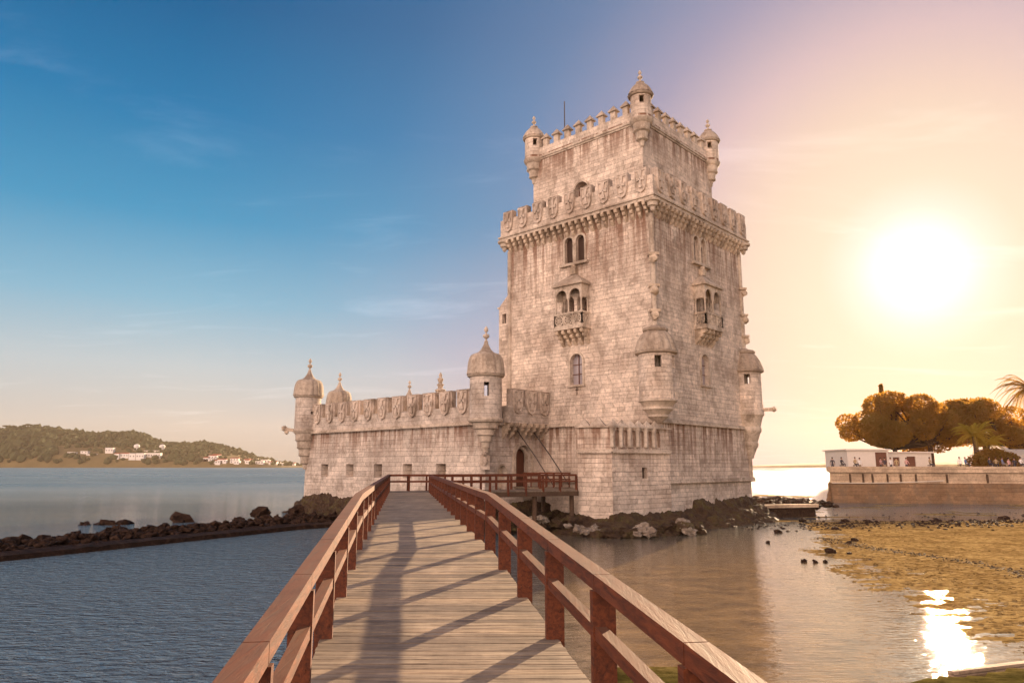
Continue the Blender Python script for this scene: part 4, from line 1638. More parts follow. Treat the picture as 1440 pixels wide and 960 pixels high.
# small pinnacled lantern in the courtyard
k = MB(); lc = (-7.9, 79.0)
k.lathe([(.75, 3.1), (.75, 6.2), (.85, 6.3), (.5, 6.6), (.35, 7.2)], (lc[0], lc[1], 0), 12)
for q in range(6):
    a = PI / 3 * q
    k.tube([(lc[0] + .42 * math.cos(a), lc[1] + .42 * math.sin(a), 7.0), (lc[0] + .42 * math.cos(a), lc[1] + .42 * math.sin(a), 8.15)], .07, 6)
k.lathe([(.55, 8.1), (.6, 8.25), (.25, 8.45), (.3, 8.7), (.42, 8.85), (.2, 9.0), (.28, 9.3), (.36, 9.45), (.15, 9.65), (.2, 9.9), (.05, 10.2)], (lc[0], lc[1], 0), 12)
k.build('courtyard_pinnacle', M['trim'], bast, smooth=True)


# ------------------------------------------------------------------ rocky footing (talus) under the walls
def talus(name, ring, z0, spread, zb, seed, mat='algae', rows=22, amp=.42):
    """ring: plan points (open polyline, walked so that the outside is to the right)"""
    pts_ = []
    for a, b in zip(ring, ring[1:]):
        n_ = max(2, int(math.dist(a, b) / .16))
        for i in range(n_): pts_.append(Vector(a).lerp(Vector(b), i / n_))
    pts_.append(Vector(ring[-1]))
    nr_ = []
    for i in range(len(pts_)):
        a, b = pts_[max(0, i - 11)], pts_[min(len(pts_) - 1, i + 11)]
        d = (b - a).normalized(); nr_.append(Vector((d.y, -d.x)))
    vs, fs = [], []
    for i, (p, nn) in enumerate(zip(pts_, nr_)):
        s = i / (len(pts_) - 1)
        sp = spread(s) if callable(spread) else spread
        zt = z0(s) if callable(z0) else z0
        for k in range(rows):
            t = k / (rows - 1)
            w = noise.noise(Vector((i * .075 + seed, k * .22, seed)))
            w2 = noise.fractal(Vector((i * .22 + seed, k * .45, 4)), .6, 2.2, 4)
            q = p + nn * (-.4 + (sp + .4) * t + (w * amp + w2 * amp * .4) * min(1, t * 3))
            z = zt + .25 * w * (1 - t) + (zb - zt) * (t ** .85) + (w2 * .22) * (t > 0)
            vs.append(V3(q, z))
    for i in range(len(pts_) - 1):
        for k in range(rows - 1):
            fs.append((i * rows + k, i * rows + k + 1, (i + 1) * rows + k + 1, (i + 1) * rows + k))
    mb = MB(); mb.add(vs, fs)
    return mb


tl = talus('talus', [P4 + Vector((-.2, 0)), P1, P2, P3, TN + DR * .6, TN + DR * S, TN + DR * S + DL * S], lambda s: -2.1 if s > .42 else -2.75, lambda s: 2.6 if s < .3 else 2.9, -4.5, 3.0)
tag(tl.build('rock_footing', M['algae']), 'dark algae covered sloping footing under the tall tower', 'rock footing')
tl = talus('talus', [C4, C3, C2, C1, GJ + Vector((.3, .3))], -2.0, lambda s: 2.0, -4.6, 9.0)
tag(tl.build('rock_footing', M['algae']), 'dark brown sloping footing under the low bastion', 'rock footing')
pts = []
for i in range(420):
    x, y = random.uniform(-3.5, 12), 0
    y = 44.4 + abs(x - 6.3) * .45 + random.uniform(-.8, 3.2)
    if x < 4: y = random.uniform(45.5, 51)
    pts.append((x, y, random.uniform(-4.35, -3.7) + (.5 if x < 4 else 0), random.uniform(.14, .5)))
tag(rubble('fallen_rubble', pts, M['algae']))
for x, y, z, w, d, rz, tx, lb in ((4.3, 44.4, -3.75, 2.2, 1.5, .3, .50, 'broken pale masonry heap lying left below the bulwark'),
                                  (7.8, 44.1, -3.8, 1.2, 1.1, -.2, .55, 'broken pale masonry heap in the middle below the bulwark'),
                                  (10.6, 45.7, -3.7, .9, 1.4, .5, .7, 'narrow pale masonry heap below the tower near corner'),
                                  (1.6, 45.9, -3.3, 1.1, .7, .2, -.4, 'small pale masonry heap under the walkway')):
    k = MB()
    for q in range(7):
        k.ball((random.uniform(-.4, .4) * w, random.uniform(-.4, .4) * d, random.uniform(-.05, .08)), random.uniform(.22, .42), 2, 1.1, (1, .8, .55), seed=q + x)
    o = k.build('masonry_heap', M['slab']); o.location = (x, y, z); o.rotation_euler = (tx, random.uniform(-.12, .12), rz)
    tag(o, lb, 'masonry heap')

# seaweed line and clods on the mud flat
WR = [(17.5, 45.6), (18.6, 43.5), (19.3, 35.0), (19.6, 30.4), (19.0, 25.6), (18.6, 20)]
pts = []
for i in range(1500):
    p, nr_ = along(WR, random.random())
    q = p - nr_ * (random.gauss(0, .35) - .6 * math.sin(p.y * .35)) 
    pts.append((q.x, q.y, ground_z(q.x, q.y) + random.uniform(-.02, .005), random.uniform(.02, .065)))
tag(rubble('seaweed', pts, M['algae']), kind='stuff')
mb = MB()
for i in range(4500):
    y = random.uniform(17, 56) ** 1.0
    x = mud_edge(y) + abs(random.gauss(0, 5)) - 1.2
    z = ground_z(x, y)
    if z < WATER - .05: continue
    mb.ball((x, y, z), random.uniform(.02, .065), 1, .8, (1.4, 1, .4), seed=i)
tag(mb.build('mud_clods', M['mud']), kind='stuff')

# low groyne running out from the tower's right foot
gx = [(20.0, 60.5), (25.6, 62.2), (27.2, 66.8), (29.0, 78.0), (22.0, 76.0)]
k = MB(); k.prism(gx, -5, -3.35); o = k.build('groyne', M['rock'])
tag(o, 'low rubble groyne with a stone kerb between tower and quay', 'groyne')
e = MB()
for a, b in zip(gx[:3], gx[1:4]): e.beam((*a, -3.28), (*b, -3.28), .55, .28, ext=.1)
e.build('kerb', M['quay'], o)
pts = [(random.uniform(20.5, 28), random.uniform(62, 75), -3.30 + random.uniform(-.1, .15), random.uniform(.12, .38)) for _ in range(320)]
tag(rubble('groyne_rubble', pts, M['rock']))
k = MB(); k.beam((8.9, 15.53, -4.15), (24, 20.66, -4.15), .16, .12)
tag(k.build('concrete_kerb', M['quay']), 'pale low kerb at the near edge of the pool, bottom right', 'kerb')

# ------------------------------------------------------------------ right-hand quay
QA, QB, QC = Vector((37.6, 86.5)), Vector((62, 80.5)), Vector((110, 70))
quay = thing('quay', 'long stone quay wall across the tidal flat with dark tide band', 'quay', (60, 84, -4.2))
QL = Vector((64, 145))
dq = (QB - QA).normalized(); nq = Vector((dq.y, -dq.x))
k = MB()
k.prism([tuple(QA), tuple(QB), tuple(QC), (130, 200), tuple(QL)], -5.2, -.75)
k.build('mole', M['quay'], quay)
k = MB()
for a, b in ((QA, QB), (QB, QC)):
    k.beam(V3(a, -.40), V3(b, -.40), .5, .70, ext=.2)
k.beam(V3(QA, -.42), V3(QL, -.42), .48, .66)
k.build('parapet', M['quay'], quay)


def tide_mat():
    m = Mat('tide_band_stone', .6, .35)
    v = m.pos()
    m.color(m.ramp(m.noise(m.pos((1, 1, 3)), 1.2, 7, .7), [(.3, (.075, .034, .014)), (.55, (.18, .085, .032)), (.75, (.25, .14, .06))]))
    m.bump(m.noise(m.pos((.5, .5, 4)), 2.0, 6), .1)
    return m.m


k = MB()
for j, (z0, z1, o_) in enumerate(((-5.2, -3.75, .62), (-3.75, -3.15, .48), (-3.15, -1.95, .30))):
    for a, b, nn in ((QA, QB, nq), (QB, QC, Vector(((QC - QB).normalized().y, -(QC - QB).normalized().x)))):
        k.obox(V3((a + b) / 2 + nn * (o_ / 2 - .2), (z0 + z1) / 2), V3((b - a) / 2, 0), V3(nn * (o_ / 2 + .2), 0), (0, 0, (z1 - z0) / 2 - .002 * j))
    nn = Vector((-1, 0)); k.obox(V3((QA + QL) / 2 + nn * (o_ / 2 - .2), (z0 + z1) / 2), V3((QL - QA) / 2, 0), V3(nn * (o_ / 2 + .2), 0), (0, 0, (z1 - z0) / 2 - .003))
k.build('tide_band', stone('tide_band_stone', (.25, .155, .09), rowh=.42, roww=1.3, dirt=.6), quay)
for u in (2.2, 3.6, 4.6, 6.2, 7.6, 9.2, 12.4, 16.5, 24.5):
    k = MB(); p = QA + dq * u + nq * .08
    k.beam(V3(p, -1.9), V3(p, -.9 if u < 20 else -.3), .16, .16, up=(1, 0, 0)); k.build('fender', M['pilewood'], quay)
k = MB()
k.tube([V3(QA + dq * (u) + nq * .40, -1.95 + .014 * max(0, u - 4) ** 1.5) for u in (.1, 3, 6, 8, 10, 12)], .06, 6)
k.build('mooring_rope', M['canvas'], quay)
k = MB(); vs, fs = ([(39.5, 88.5, -.745), (61, 83.5, -.745), (108, 73, -.745), (126, 190, -.745), (63.5, 142, -.745)], [(0, 1, 2, 3, 4)])
k.v, k.f = vs, fs; tag(k.build('pavement', M['quay']), kind='structure')


def hut(name, label, x0, x1, y, dpt, z1, doors, roofcol='white', cat='building', group=None, roof='flat', body='white'):
    t = thing(name, label, cat, ((x0 + x1) / 2, y, -.75), group)
    k = MB(); k.box(((x0 + x1) / 2, y + dpt / 2, (z1 - .75) / 2), (x1 - x0, dpt, z1 + .75)); w = k.build('wall', M[body], t)
    cut = MB()
    for a, b, zz0, zz1 in doors:
        cut.box(((a + b) / 2, y, (zz0 + zz1) / 2), (b - a, .5, zz1 - zz0))
    if doors: carve(w, cut)
    for a, b, zz0, zz1 in doors:
        k = MB(); k.box(((a + b) / 2, y + .2, (zz0 + zz1) / 2), (b - a - .01, .06, zz1 - zz0 - .01)); k.build('door' if zz0 < -.5 else 'window', M['door'], w)
    k = MB()
    if roof == 'flat':
        k.box(((x0 + x1) / 2, y + dpt / 2, z1 + .10), (x1 - x0 + .5, dpt + .5, .18))
    else:
        cx, cy = (x0 + x1) / 2, y + dpt / 2
        hx, hy = (x1 - x0) / 2 + .5, dpt / 2 + .5
        k.add([(cx - hx, cy - hy, z1), (cx + hx, cy - hy, z1), (cx + hx, cy + hy, z1), (cx - hx, cy + hy, z1), (cx - hx * .4, cy, z1 + hy * .6), (cx + hx * .4, cy, z1 + hy * .6)],
              [(0, 1, 5, 4), (1, 2, 5), (2, 3, 4, 5), (3, 0, 4), (3, 2, 1, 0)])
    k.build('roof', M[roofcol], t)
    return t


hut('quay_building', 'white flat-roofed low building with a dark doorway at the quay end', 45.6, 51.2, 99, 7, 2.1, [(49.4, 51.0, -.75, 1.85)])
hut('quay_building', 'lower white building behind the people, right of the doorway building', 51.5, 57.6, 100, 6, 1.75, [(52.3, 53.2, 0, 1.2), (54.2, 55.4, -.75, 1.3)])
hut('red_roofed_house', 'house with a red roof at the right edge beside the palm', 84.0, 96, 115, 10, 5.6, [(86, 87.2, 2.5, 4.2), (89, 90.2, 2.5, 4.2)], roofcol='redroof', roof='hip')
# canopy with its posts
cn = thing('canopy', 'long pale awning over the seated people on the quay', 'awning', (72, 97, -.75))
k = MB(); k.add([(63.6, 95, 1.25), (78, 94, 1.25), (78, 99, 2.2), (63.6, 100, 2.2), (63.6, 95, 1.32), (78, 94, 1.32), (78, 99, 2.27), (63.6, 100, 2.27)],
                [(3, 2, 1, 0), (4, 5, 6, 7), (0, 1, 5, 4), (1, 2, 6, 5), (2, 3, 7, 6), (3, 0, 4, 7)]); k.build('awning_sheet', M['canvas'], cn)
for x in (63.9, 68.5, 73, 77.6):
    k = MB(); k.tube([(x, 95.2, -.75), (x, 95.2, 1.26)], .05, 6); k.build('post', M['iron'], cn)
    k = MB(); k.tube([(x, 98.8, -.75), (x, 98.8, 2.15)], .05, 6); k.build('post', M['iron'], cn)


# ------------------------------------------------------------------ trees
def leaves(mb, c, r, n_, size, seed):
    rnd = random.Random(seed)
    for i in range(n_):
        while True:
            v = Vector((rnd.uniform(-1, 1), rnd.uniform(-1, 1), rnd.uniform(-1, 1)))
            if .30 < v.length < 1: break
        v = v.normalized() * v.length ** .45
        p = Vector((c[0] + v.x * r[0], c[1] + v.y * r[1], c[2] + v.z * r[2]))
        a = Vector((rnd.gauss(0, 1), rnd.gauss(0, 1), rnd.gauss(0, 1))).normalized()
        b = a.cross(Vector((rnd.gauss(0, 1), rnd.gauss(0, 1), rnd.gauss(0, 1)))).normalized()
        s = size * rnd.uniform(.6, 1.3)
        mb.add([p - a * s, p - b * s * .5, p + a * s, p + b * s * .5], [(0, 1, 2, 3)])


def broad_tree(label, base, trunks, lobes, seed, dens=1.0):
    t = thing('broad_tree', label, 'tree', base)
    k = MB(); rnd = random.Random(seed)
    for tx, ty, h in trunks:
        p0 = Vector((tx, ty, base[2])); p1 = p0 + Vector((rnd.uniform(-.2, .2), 0, h))
        k.tube([p0, p0.lerp(p1, .5) + Vector((.12, 0, 0)), p1], [.48, .34, .30], 10)
        for lb in lobes:
            if abs(lb[0] - tx) < 7:
                e_ = Vector((lb[0], lb[1], lb[2] - lb[5] * .2)); mid = p1.lerp(e_, .5) + Vector((0, 0, -.5))
                k.tube([p1 - Vector((0, 0, .2)), mid, e_], [.26, .15, .06], 6)
    k.build('trunk', M['trunk'], t)
    c = MB()
    for i, (x, y, z, rx, ry, rz) in enumerate(lobes):
        leaves(c, (x, y, z), (rx, ry, rz), int(dens * 620 * (rx * ry + rx * rz + ry * rz) / 6), .20, seed * 31 + i)
    c.build('crown', M['leaf'], t)
    return t


def dome_lobes(x0, x1, y, zt, zb, seed, n_=26, depth=5):
    rnd = random.Random(seed); out = []
    for i in range(n_):
        u = rnd.uniform(-.92, .92); v = rnd.uniform(-.9, .9)
        top = zb + (zt - zb) * math.sqrt(max(0, 1 - abs(u) ** 2.3)) * (1 - .2 * v * v)
        r = rnd.uniform(1.1, 1.9)
        x = (x0 + x1) / 2 + u * (x1 - x0) / 2
        z = rnd.choice((1, 1, .72, .45)) * (top - r * .7 - zb) + zb
        if z < zb + 1.4 and abs(u) < .45: z = zb + 1.9
        out.append((x, y + v * depth, z, r * 1.25, r * 1.2, r))
    return out


broad_tree('wide dark crowned tree on the quay, left of the two with two trunks', (58, 104, -.75), [(59.8, 104, 4.0), (55.2, 105, 3.4)],
           dome_lobes(47.8, 62.8, 104, 10.3, 1.6, 3, 40), 5)
broad_tree('wide dark crowned tree on the quay, right behind the awning', (70, 107, -.75), [(69.5, 107, 4.5), (74, 108, 4)],
           dome_lobes(59.0, 78.0, 107, 9.7, 1.6, 8, 56), 6)
# conifer tip rising behind the left crown
t = thing('conifer', 'slim conifer whose tip rises above the left tree crown', 'tree', (58.2, 113, -.75))
k = MB(); k.tube([(58.2, 113, -.75), (58.2, 113, 12.6)], [.25, .04], 8); k.build('trunk', M['trunk'], t)
k = MB()
for i in range(26):
    z = 4.3 + i * .33
    rr = max(.25, 1.7 * (1 - i / 27))
    for q in range(9):
        a = q * 2 * PI / 9 + i * .5
        leaves(k, (58.2 + rr * .6 * math.cos(a), 113 + rr * .6 * math.sin(a), z - .1), (rr * .5, rr * .5, .26), 24, .2, i * 50 + q)
k.build('crown', M['leaf'], t)


def frond(mb, c, az, L_, rise, droop, n_=12, leaf=.55, w=.05):
    d = Vector((math.cos(az), math.sin(az), 0)); s = Vector((-d.y, d.x, 0))
    pts_ = []
    for i in range(n_ + 1):
        t_ = i / n_
        pts_.append(Vector(c) + d * L_ * (t_ ** .95) * (1 - .12 * t_) + Vector((0, 0, L_ * (rise * t_ - droop * t_ * t_))))
    mb.tube(pts_, [w * (1 - .8 * i / n_) for i in range(n_ + 1)], 4)
    for i in range(1, n_ + 1):
        t_ = i / n_
        p = pts_[i]; fd = (pts_[i] - pts_[i - 1]).normalized()
        ll = leaf * (math.sin(PI * min(.97, t_ * .85 + .12)) ** .6)
        for sg in (-1, 1):
            for hh in (0, .5):
                p2 = pts_[i - 1].lerp(pts_[i], hh)
                tip = p2 + s * sg * ll * .75 + fd * ll * .55 + Vector((0, 0, -ll * .35))
                mb.add([p2 - fd * .05, p2 + fd * .05, tip], [(0, 1, 2)])


def palm(label, c, h, nf, L_, mat, seed, rise=(-.3, .9), trunk_r=.3):
    rnd = random.Random(seed)
    t = thing('palm_tree', label, 'palm', c)
    k = MB()
    k.tube([c, (c[0] + .1, c[1], c[2] + h * .5), (c[0], c[1], c[2] + h)], [trunk_r * 1.2, trunk_r, trunk_r], 10)
    k.build('trunk', M['trunk'], t)
    k = MB()
    for i in range(nf):
        frond(k, (c[0], c[1], c[2] + h), i * 2.4 + rnd.uniform(-.3, .3), L_ * rnd.uniform(.8, 1.1), rnd.uniform(*rise), rnd.uniform(.55, 1.0))
    k.build('crown', M[mat], t)


palm('tall palm with spiky drooping fronds at the right edge of the quay', (67.3, 93, -.75), 10.7, 80, 5.0, 'palmdark', 2, rise=(-.5, 1.1))
palm('sunlit yellow-green palm in front of the two broad trees', (60.6, 95, -.75), 4.6, 46, 3.1, 'palm', 4, rise=(.1, 1.4))
palm('smaller sunlit palm leaning right beside the yellow-green palm', (62.8, 96, -.75), 3.5, 36, 2.6, 'palm', 6, rise=(.1, 1.4))
t = thing('shrub', 'broad dark rounded shrub under the yellow-green palm', 'shrub', (61.8, 93.5, -.75))
k = MB()
for i in range(9):
    leaves(k, (59.4 + i * .62, 93.5 + random.uniform(-.5, .5), .55 + .55 * math.sin(i / 8 * PI)), (.95, .9, .9 + .3 * math.sin(i / 8 * PI)), 260, .24, 900 + i)
k.build('crown', M['leaf'], t)
k = MB(); k.tube([(61.8, 93.5, -.75), (61.8, 93.5, .6)], .15, 6); k.build('trunk', M['trunk'], t)


# ------------------------------------------------------------------ people on the quay
def skin_body(name, joints, bones, mats, classify, parent=None, loc=(0, 0, 0), rz=0):
    me = bpy.data.meshes.new(name)
    me.from_pydata([j[:3] for j in joints], bones, [])
    o = bpy.data.objects.new(name, me); COL.objects.link(o)
    o.modifiers.new('skin', 'SKIN')
    if not me.skin_vertices: me.attributes
    sv = me.skin_vertices[0].data if len(me.skin_vertices) else None
    if sv is None:
        bm = bmesh.new(); bm.from_mesh(me); bm.verts.layers.skin.verify(); bm.to_mesh(me); bm.free(); sv = me.skin_vertices[0].data
    for i, j in enumerate(joints):
        sv[i].radius = (j[3], j[4] if len(j) > 4 else j[3])
        sv[i].use_root = (i == 0)
    sb = o.modifiers.new('sub', 'SUBSURF'); sb.levels = 1; sb.render_levels = 1
    bpy.context.view_layer.update()
    dg = bpy.context.evaluated_depsgraph_get()
    m2 = bpy.data.meshes.new_from_object(o.evaluated_get(dg))
    o.modifiers.clear(); o.data = m2
    m2.materials.clear()
    for m_ in mats: m2.materials.append(m_)
    for p in m2.polygons:
        p.material_index = classify(p.center); p.use_smooth = True
    o.location = loc; o.rotation_euler.z = rz
    if parent: o.parent = parent
    return o


def person(label, x, y, z, rz, shirt, trousers, pose='stand', group=None, arm=0.0):
    """one continuous skinned body with separate hair; face looks to -y before turning"""
    hz = .93 if pose == 'stand' else .47
    J = [(0, 0, hz, .12, .10), (0, .0, hz + .25, .12, .09), (0, .0, hz + .47, .13, .09), (0, 0, hz + .58, .05), (0, -.01, hz + .66, .075), (0, -.02, hz + .74, .085), (0, -.015, hz + .81, .06)]
    Bn = [(0, 1), (1, 2), (2, 3), (3, 4), (4, 5), (5, 6)]
    for s_ in (-1, 1):
        k = len(J)
        J += [(s_ * .19, 0, hz + .47, .055), (s_ * .25, -.02 - arm * .1, hz + .20, .045), (s_ * .24, -.10 - arm * .25, hz - .02 + arm * .25, .034), (s_ * .24, -.14 - arm * .3, hz - .10 + arm * .3, .03)]
        Bn += [(2, k), (k, k + 1), (k + 1, k + 2), (k + 2, k + 3)]
        k = len(J)
        if pose == 'stand':
            J += [(s_ * .09, 0, hz - .08, .085), (s_ * .10, -.02, .48, .06), (s_ * .105, .01, .08, .042), (s_ * .11, -.13, .04, .035)]
        else:
            J += [(s_ * .10, -.05, hz - .01, .085), (s_ * .13, -.44, hz + .02, .062), (s_ * .13, -.46, .09, .042), (s_ * .13, -.58, .04, .035)]
        Bn += [(0, k), (k, k + 1), (k + 1, k + 2), (k + 2, k + 3)]

    def cl(c):
        if c.z > hz + .56: return 0
        if c.z > hz + .02 and (abs(c.x) < .23 or c.z > hz + .25) and not (pose != 'stand' and c.y < -.2 and c.z < hz + .1): return 1
        if abs(c.x) > .19 and c.z < hz + .22 and c.z > hz - .25 and pose == 'stand': return 0
        if c.z < .09: return 2
        return 2
    o = skin_body('person', J, Bn, [M['skin'], M[shirt], M[trousers]], cl, None, (x, y, z), rz)
    tag(o, label, 'person', group)
    k = MB(); k.ball((0, .012, hz + .79), .105, 2, .1, (.95, 1.05, 1.0)); h = k.build('hair', M['hair']); h.parent = o
    return o


def bearing(px, y, z=0): return (px - 720) / F_PX * (math.cos(PITCH) * y + math.sin(PITCH) * z)


GZ = -.75
PEOPLE = [
    ('person in dark clothes standing alone at the quay corner', 1171, 86.9, 'shirt_dark', 'trousers_dark', 'stand', 2.8),
    ('person in dark top sitting at the far left of the white building', 1184, 92.0, 'shirt_dark', 'trousers_dark', 'sit', .4),
    ('person in tan top sitting beside a white-shirted one at the white building', 1203, 91.5, 'shirt_tan', 'trousers_dark', 'sit', .2),
    ('person in white shirt standing before the white building wall', 1209.5, 92.0, 'shirt_white', 'trousers_tan', 'stand', .1),
    ('person in pink shirt standing just right of the dark doorway', 1239, 91.0, 'shirt_pink', 'trousers_dark', 'stand', .6),
    ('person in dark shirt standing right of the pink-shirted one', 1244.5, 90.0, 'shirt_dark', 'trousers_tan', 'stand', 2.9),
    ('person in bright white shirt at the parapet under the left tree', 1253, 89.5, 'shirt_white', 'trousers_dark', 'stand', .3),
    ('person in tan shirt beside the bright white shirt', 1261, 91.5, 'shirt_tan', 'trousers_tan', 'stand', -.5),
    ('person in pink top and dark trousers standing by the tree trunk', 1275, 93.0, 'shirt_pink', 'trousers_dark', 'stand', .0),
    ('person in tan top sitting right of the tree trunk', 1308, 91.5, 'shirt_tan', 'trousers_dark', 'sit', .5),
    ('person in white top sitting before the dark shrub', 1350, 89.5, 'shirt_white', 'trousers_tan', 'sit', -.4),
    ('person in blue top standing before the dark shrub', 1358, 91.0, 'shirt_blue', 'trousers_dark', 'sit', .6),
    ('person in dark top sitting at the left end of the awning', 1392, 91.5, 'shirt_dark', 'trousers_dark', 'sit', .2),
    ('person in tan top sitting second under the awning', 1401, 92.5, 'shirt_tan', 'trousers_dark', 'sit', -.3),
    ('person in blue top sitting third under the awning', 1410, 91.0, 'shirt_blue', 'trousers_tan', 'sit', .7),
    ('person in pink shirt standing under the awning', 1419, 92.0, 'shirt_pink', 'trousers_dark', 'stand', .3),
    ('person in dark shirt standing under the awning, near the right edge', 1427, 92.0, 'shirt_dark', 'trousers_dark', 'stand', -.4),
    ('person in white top sitting at the right edge under the awning', 1436, 91.0, 'shirt_white', 'trousers_dark', 'sit', .1),
]
bench = None
for i, (lb, px, y, sh, tr, pose, rz) in enumerate(PEOPLE):
    x = bearing(px, y)
    if pose == 'sit':
        lb2 = lb.replace('standing', 'sitting')
        s_ = thing('stool', 'plain wooden stool under the ' + lb2.split(' sitting')[0].replace('person in ', '') + ' sitter, ' + str(['far left', 'by the white wall', 'by the tree trunk', 'left before the shrub', 'right before the shrub', 'first under the awning', 'second under the awning', 'third under the awning', 'last under the awning'][sum(1 for q in PEOPLE[:i] if q[5] == 'sit')]), 'stool', (x, y, GZ))
        k = MB(); k.box((x, y, GZ + .86), (.42, .42, .06)); k.build('seat', M['trunk'], s_)
        for dx in (-.16, .16):
            for dy in (-.16, .16):
                k = MB(); k.beam((x + dx, y + dy, GZ), (x + dx, y + dy, GZ + .83), .05, .05, up=(1, 0, 0)); k.build('leg', M['trunk'], s_)
        person(lb2, x, y, GZ + .52, rz, sh, tr, 'sit', arm=.4)
    else:
        person(lb, x, y, GZ, rz, sh, tr, pose, arm=(i % 3) * .3)

# ------------------------------------------------------------------ far bank on the left, headland on the right
RIDGE = [(-600, 640), (-300, 612), (-80, 604), (0, 602), (40, 600), (60, 603), (130, 610), (190, 609), (205, 613), (225, 622), (290, 623), (320, 630), (345, 637), (370, 645), (395, 651), (415, 653.6), (440, 654.6), (700, 654.8)]


def ridge_h(x):
    px = 720 + x / 2300 * F_PX / math.cos(PITCH)
    for (a, ya), (b, yb) in zip(RIDGE, RIDGE[1:]):
        if px <= b:
            t_ = max(0, (px - a) / (b - a)); return (655 - (ya + (yb - ya) * t_)) / F_PX * 2300 * .94
    return 0


def hill_z(x, y):
    t_ = (y - 1990) / 310
    if t_ <= 0: return -8
    prof = (t_ ** .55) if t_ < 1 else max(.6, 1 - (t_ - 1) * .3)
    return WATER - .5 + (ridge_h(x * 2300 / max(y, 2000)) + 4) * prof * (1 + .10 * noise.noise(Vector((x * .006, y * .006, 1))))


vs, fs = grid_mesh(frange(-3050, -560, 22) + [-560, -300, 0], frange(1985, 2600, 22) + [2600], hill_z)
k = MB(); k.v, k.f = vs, fs
hl = k.build('far_hills', M['hill'])
for p in hl.data.polygons: p.use_smooth = True
tag(hl, kind='structure')
HOUSES = [  # px, y of the foot, width m, height m, depth, style
    (100, 639, 22, 5, 'long low white terrace, leftmost on the far hillside'), (118, 637.5, 20, 6, 'white terrace of houses right of the leftmost one on the far hill'),
    (128, 640, 26, 3, 'long white retaining wall building below the far terraces'),
    (153, 637, 22, 14, 'square white house alone above the far shore'), (164, 645, 14, 12, 'white gabled house low on the far shore, left of the group'),
    (175, 643, 22, 10, 'grey roofed house between two white ones on the far shore'), (186, 645.5, 18, 15, 'white house with dark window below the far domed tower'),
    (197, 645.5, 22, 16, 'largest white house front on the far shore'), (215, 643.5, 42, 12, 'long white hall beside the far domed tower, on the right'),
    (212, 636, 40, 4, 'flat white wing above the long far hall')]
GH = 'pale houses along the far shore'


def far_house(px, yp, w, h, label, group=None, roof=False, dpt=12):
    Y = 2000
    while Y < 2300 and hill_z(bearing(px, Y), Y) < (655 - yp) / F_PX * Y: Y += 5
    x = bearing(px, Y); z = hill_z(x, Y) - .5
    t = thing('far_house', label, 'house', (x, Y, z), group)
    k = MB(); k.box((x, Y, z + h / 2 - 4), (w, dpt, h + 8)); b = k.build('wall', M['farwhite'], t)
    k = MB()
    if roof:
        k.add([(x - w / 2 - .5, Y - dpt / 2 - .5, z + h), (x + w / 2 + .5, Y - dpt / 2 - .5, z + h), (x + w / 2 + .5, Y + dpt / 2, z + h), (x - w / 2 - .5, Y + dpt / 2, z + h), (x - w / 2, Y, z + h + 3), (x + w / 2, Y, z + h + 3)],
              [(0, 1, 5, 4), (1, 2, 5), (2, 3, 4, 5), (3, 0, 4), (3, 2, 1, 0)])
        k.build('roof', M['redroof'], t)
    else:
        k.box((x, Y, z + h + .2), (w + 1, dpt + 1, .5)); k.build('roof', M['farwhite'], t)
    n_ = max(1, int(w / 7))
    for i in range(n_):
        q = MB(); q.box((x - w / 2 + w * (i + .5) / n_, Y - dpt / 2 - .05, z + h * .5), (2.4, .3, min(3, h * .45))); q.build('window', M['dark'], b)
    return t


for i, (px, yp, w, h, lb) in enumerate(HOUSES):
    far_house(px, yp, w, h, lb, roof=(i in (4, 5)))
for px, yp, h, r_, lb in ((190, 633, 16, 9, 'white round domed tower on the far hillside, left one'), (226, 633, 17, 9, 'white round domed tower on the far hillside, right one')):
    Y = 2000
    while Y < 2300 and hill_z(bearing(px, Y), Y) < (655 - yp) / F_PX * Y: Y += 5
    x = bearing(px, Y); z = hill_z(x, Y) - .5
    t = thing('domed_tower', lb, 'tower', (x, Y, z - 4))
    k = MB(); k.lathe([(r_ * .8, -6), (r_ * .8, h * .55)], (x, Y, z), 16); k.build('wall', M['farwhite'], t)
    k = MB(); k.lathe([(r_ * .95, 0), (r_ * .9, h * .2), (r_ * .6, h * .4), (.1, h * .5)], (x, Y, z + h * .52), 16); k.build('dome', M['farwhite'], t)
rnd = random.Random(5)
for i in range(34):
    px = rnd.uniform(288, 412)
    top = 651 - max(0, (400 - px)) * .09
    yp = rnd.uniform(max(top, 640 if px < 330 else 646), 654)
    far_house(px, yp, rnd.uniform(10, 26), rnd.uniform(4, 9), 'small pale house in the town at the foot of the far hill', GH, roof=rnd.random() < .5, dpt=10)
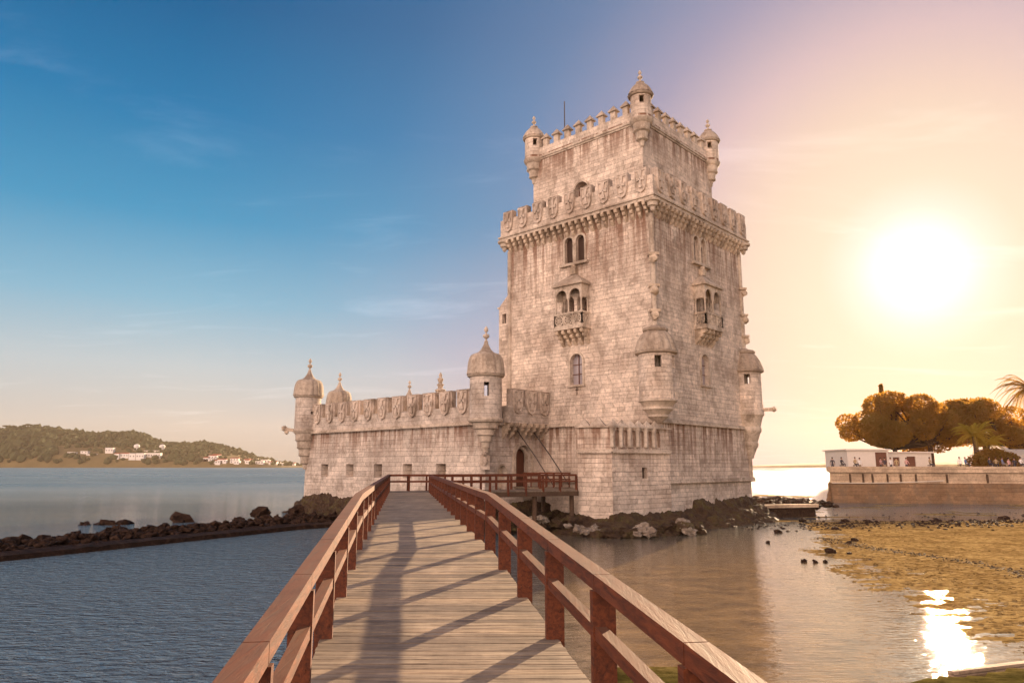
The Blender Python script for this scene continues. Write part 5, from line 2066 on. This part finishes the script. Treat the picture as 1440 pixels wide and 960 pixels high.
# the wood on the far slopes: one mass nobody could count
k = MB(); rnd = random.Random(11)
for i in range(5200):
    y = rnd.uniform(1998, 2420)
    x = rnd.uniform(-2900, -610) if i % 4 else rnd.uniform(-1750, -900)
    px = 720 + x / y * F_PX
    if px < -70 and rnd.random() < .7: continue
    z = hill_z(x, y)
    if z < 0: continue
    yp = 655 - z / y * F_PX
    if y < 2300 and 86 < px < 245 and 630 < yp < 649 and rnd.random() < .8: continue
    if px > 285 and yp > 641 and rnd.random() < .75: continue
    r = rnd.uniform(5, 10) if px > 80 else rnd.uniform(6, 14)
    k.ball((x, y, z + r * .35), r, 1, .7, (1, 1, rnd.uniform(.7, 1.2)), seed=i)
tag(k.build('far_woodland', M['farwood'], smooth=False), kind='stuff')
# umbrella pines on the skyline
for j, (px, yp, s_) in enumerate(((4, 601, 1.1), (12, 600.5, 1), (33, 599.5, 1.2), (46, 598, 1.2), (61, 601, 1.0), (140, 608.5, .8), (165, 607.5, .8), (176, 607.5, 1))):
    Y = 2300; x = bearing(px, Y); z = ridge_h(x) - 2
    t = thing('umbrella_pine', 'flat topped pine breaking the skyline of the far wooded hill', 'tree', (x, Y, z), 'pines on the far skyline')
    k = MB(); k.tube([(x, Y, z - 4), (x, Y, z + 12 * s_)], .8, 6); k.build('trunk', M['trunk'], t)
    k = MB()
    for q in range(6): k.ball((x + rnd.uniform(-7, 7) * s_, Y + rnd.uniform(-4, 4), z + 12 * s_ + rnd.uniform(-1, 1)), 5 * s_, 1, .5, (1.2, 1, .5), seed=q + j)
    k.build('crown', M['farwood'], t)

# headland on the right horizon
vs, fs = grid_mesh(frange(700, 1500, 40) + [1500], [2390, 2400, 2450, 2600], lambda x, y: -6 if y < 2395 else (-3 + 17 * max(0, min(1, (x - 740) / 330)) ** 1.2 * (0.9 + .3 * noise.noise(Vector((x * .01, 0, 0))))) * (1 if y > 2440 else .4))
k = MB(); k.v, k.f = vs, fs
tag(k.build('far_headland', M['farwood']), kind='structure')

# ------------------------------------------------------------------ the evening air
hz = MB(); hz.box((-200, 1300, 71), (6000, 2900, 158))
hm = bpy.data.materials.new('haze_air'); hm.use_nodes = True
nt = hm.node_tree; nt.nodes.clear()
ou = nt.nodes.new('ShaderNodeOutputMaterial'); pv = nt.nodes.new('ShaderNodeVolumePrincipled')
pv.inputs['Color'].default_value = (1.0, .76, .58, 1)
pv.inputs['Density'].default_value = .00005
pv.inputs['Anisotropy'].default_value = .48
nt.links.new(pv.outputs[0], ou.inputs['Volume'])
ho = hz.build('haze', hm)
tag(ho, kind='stuff')
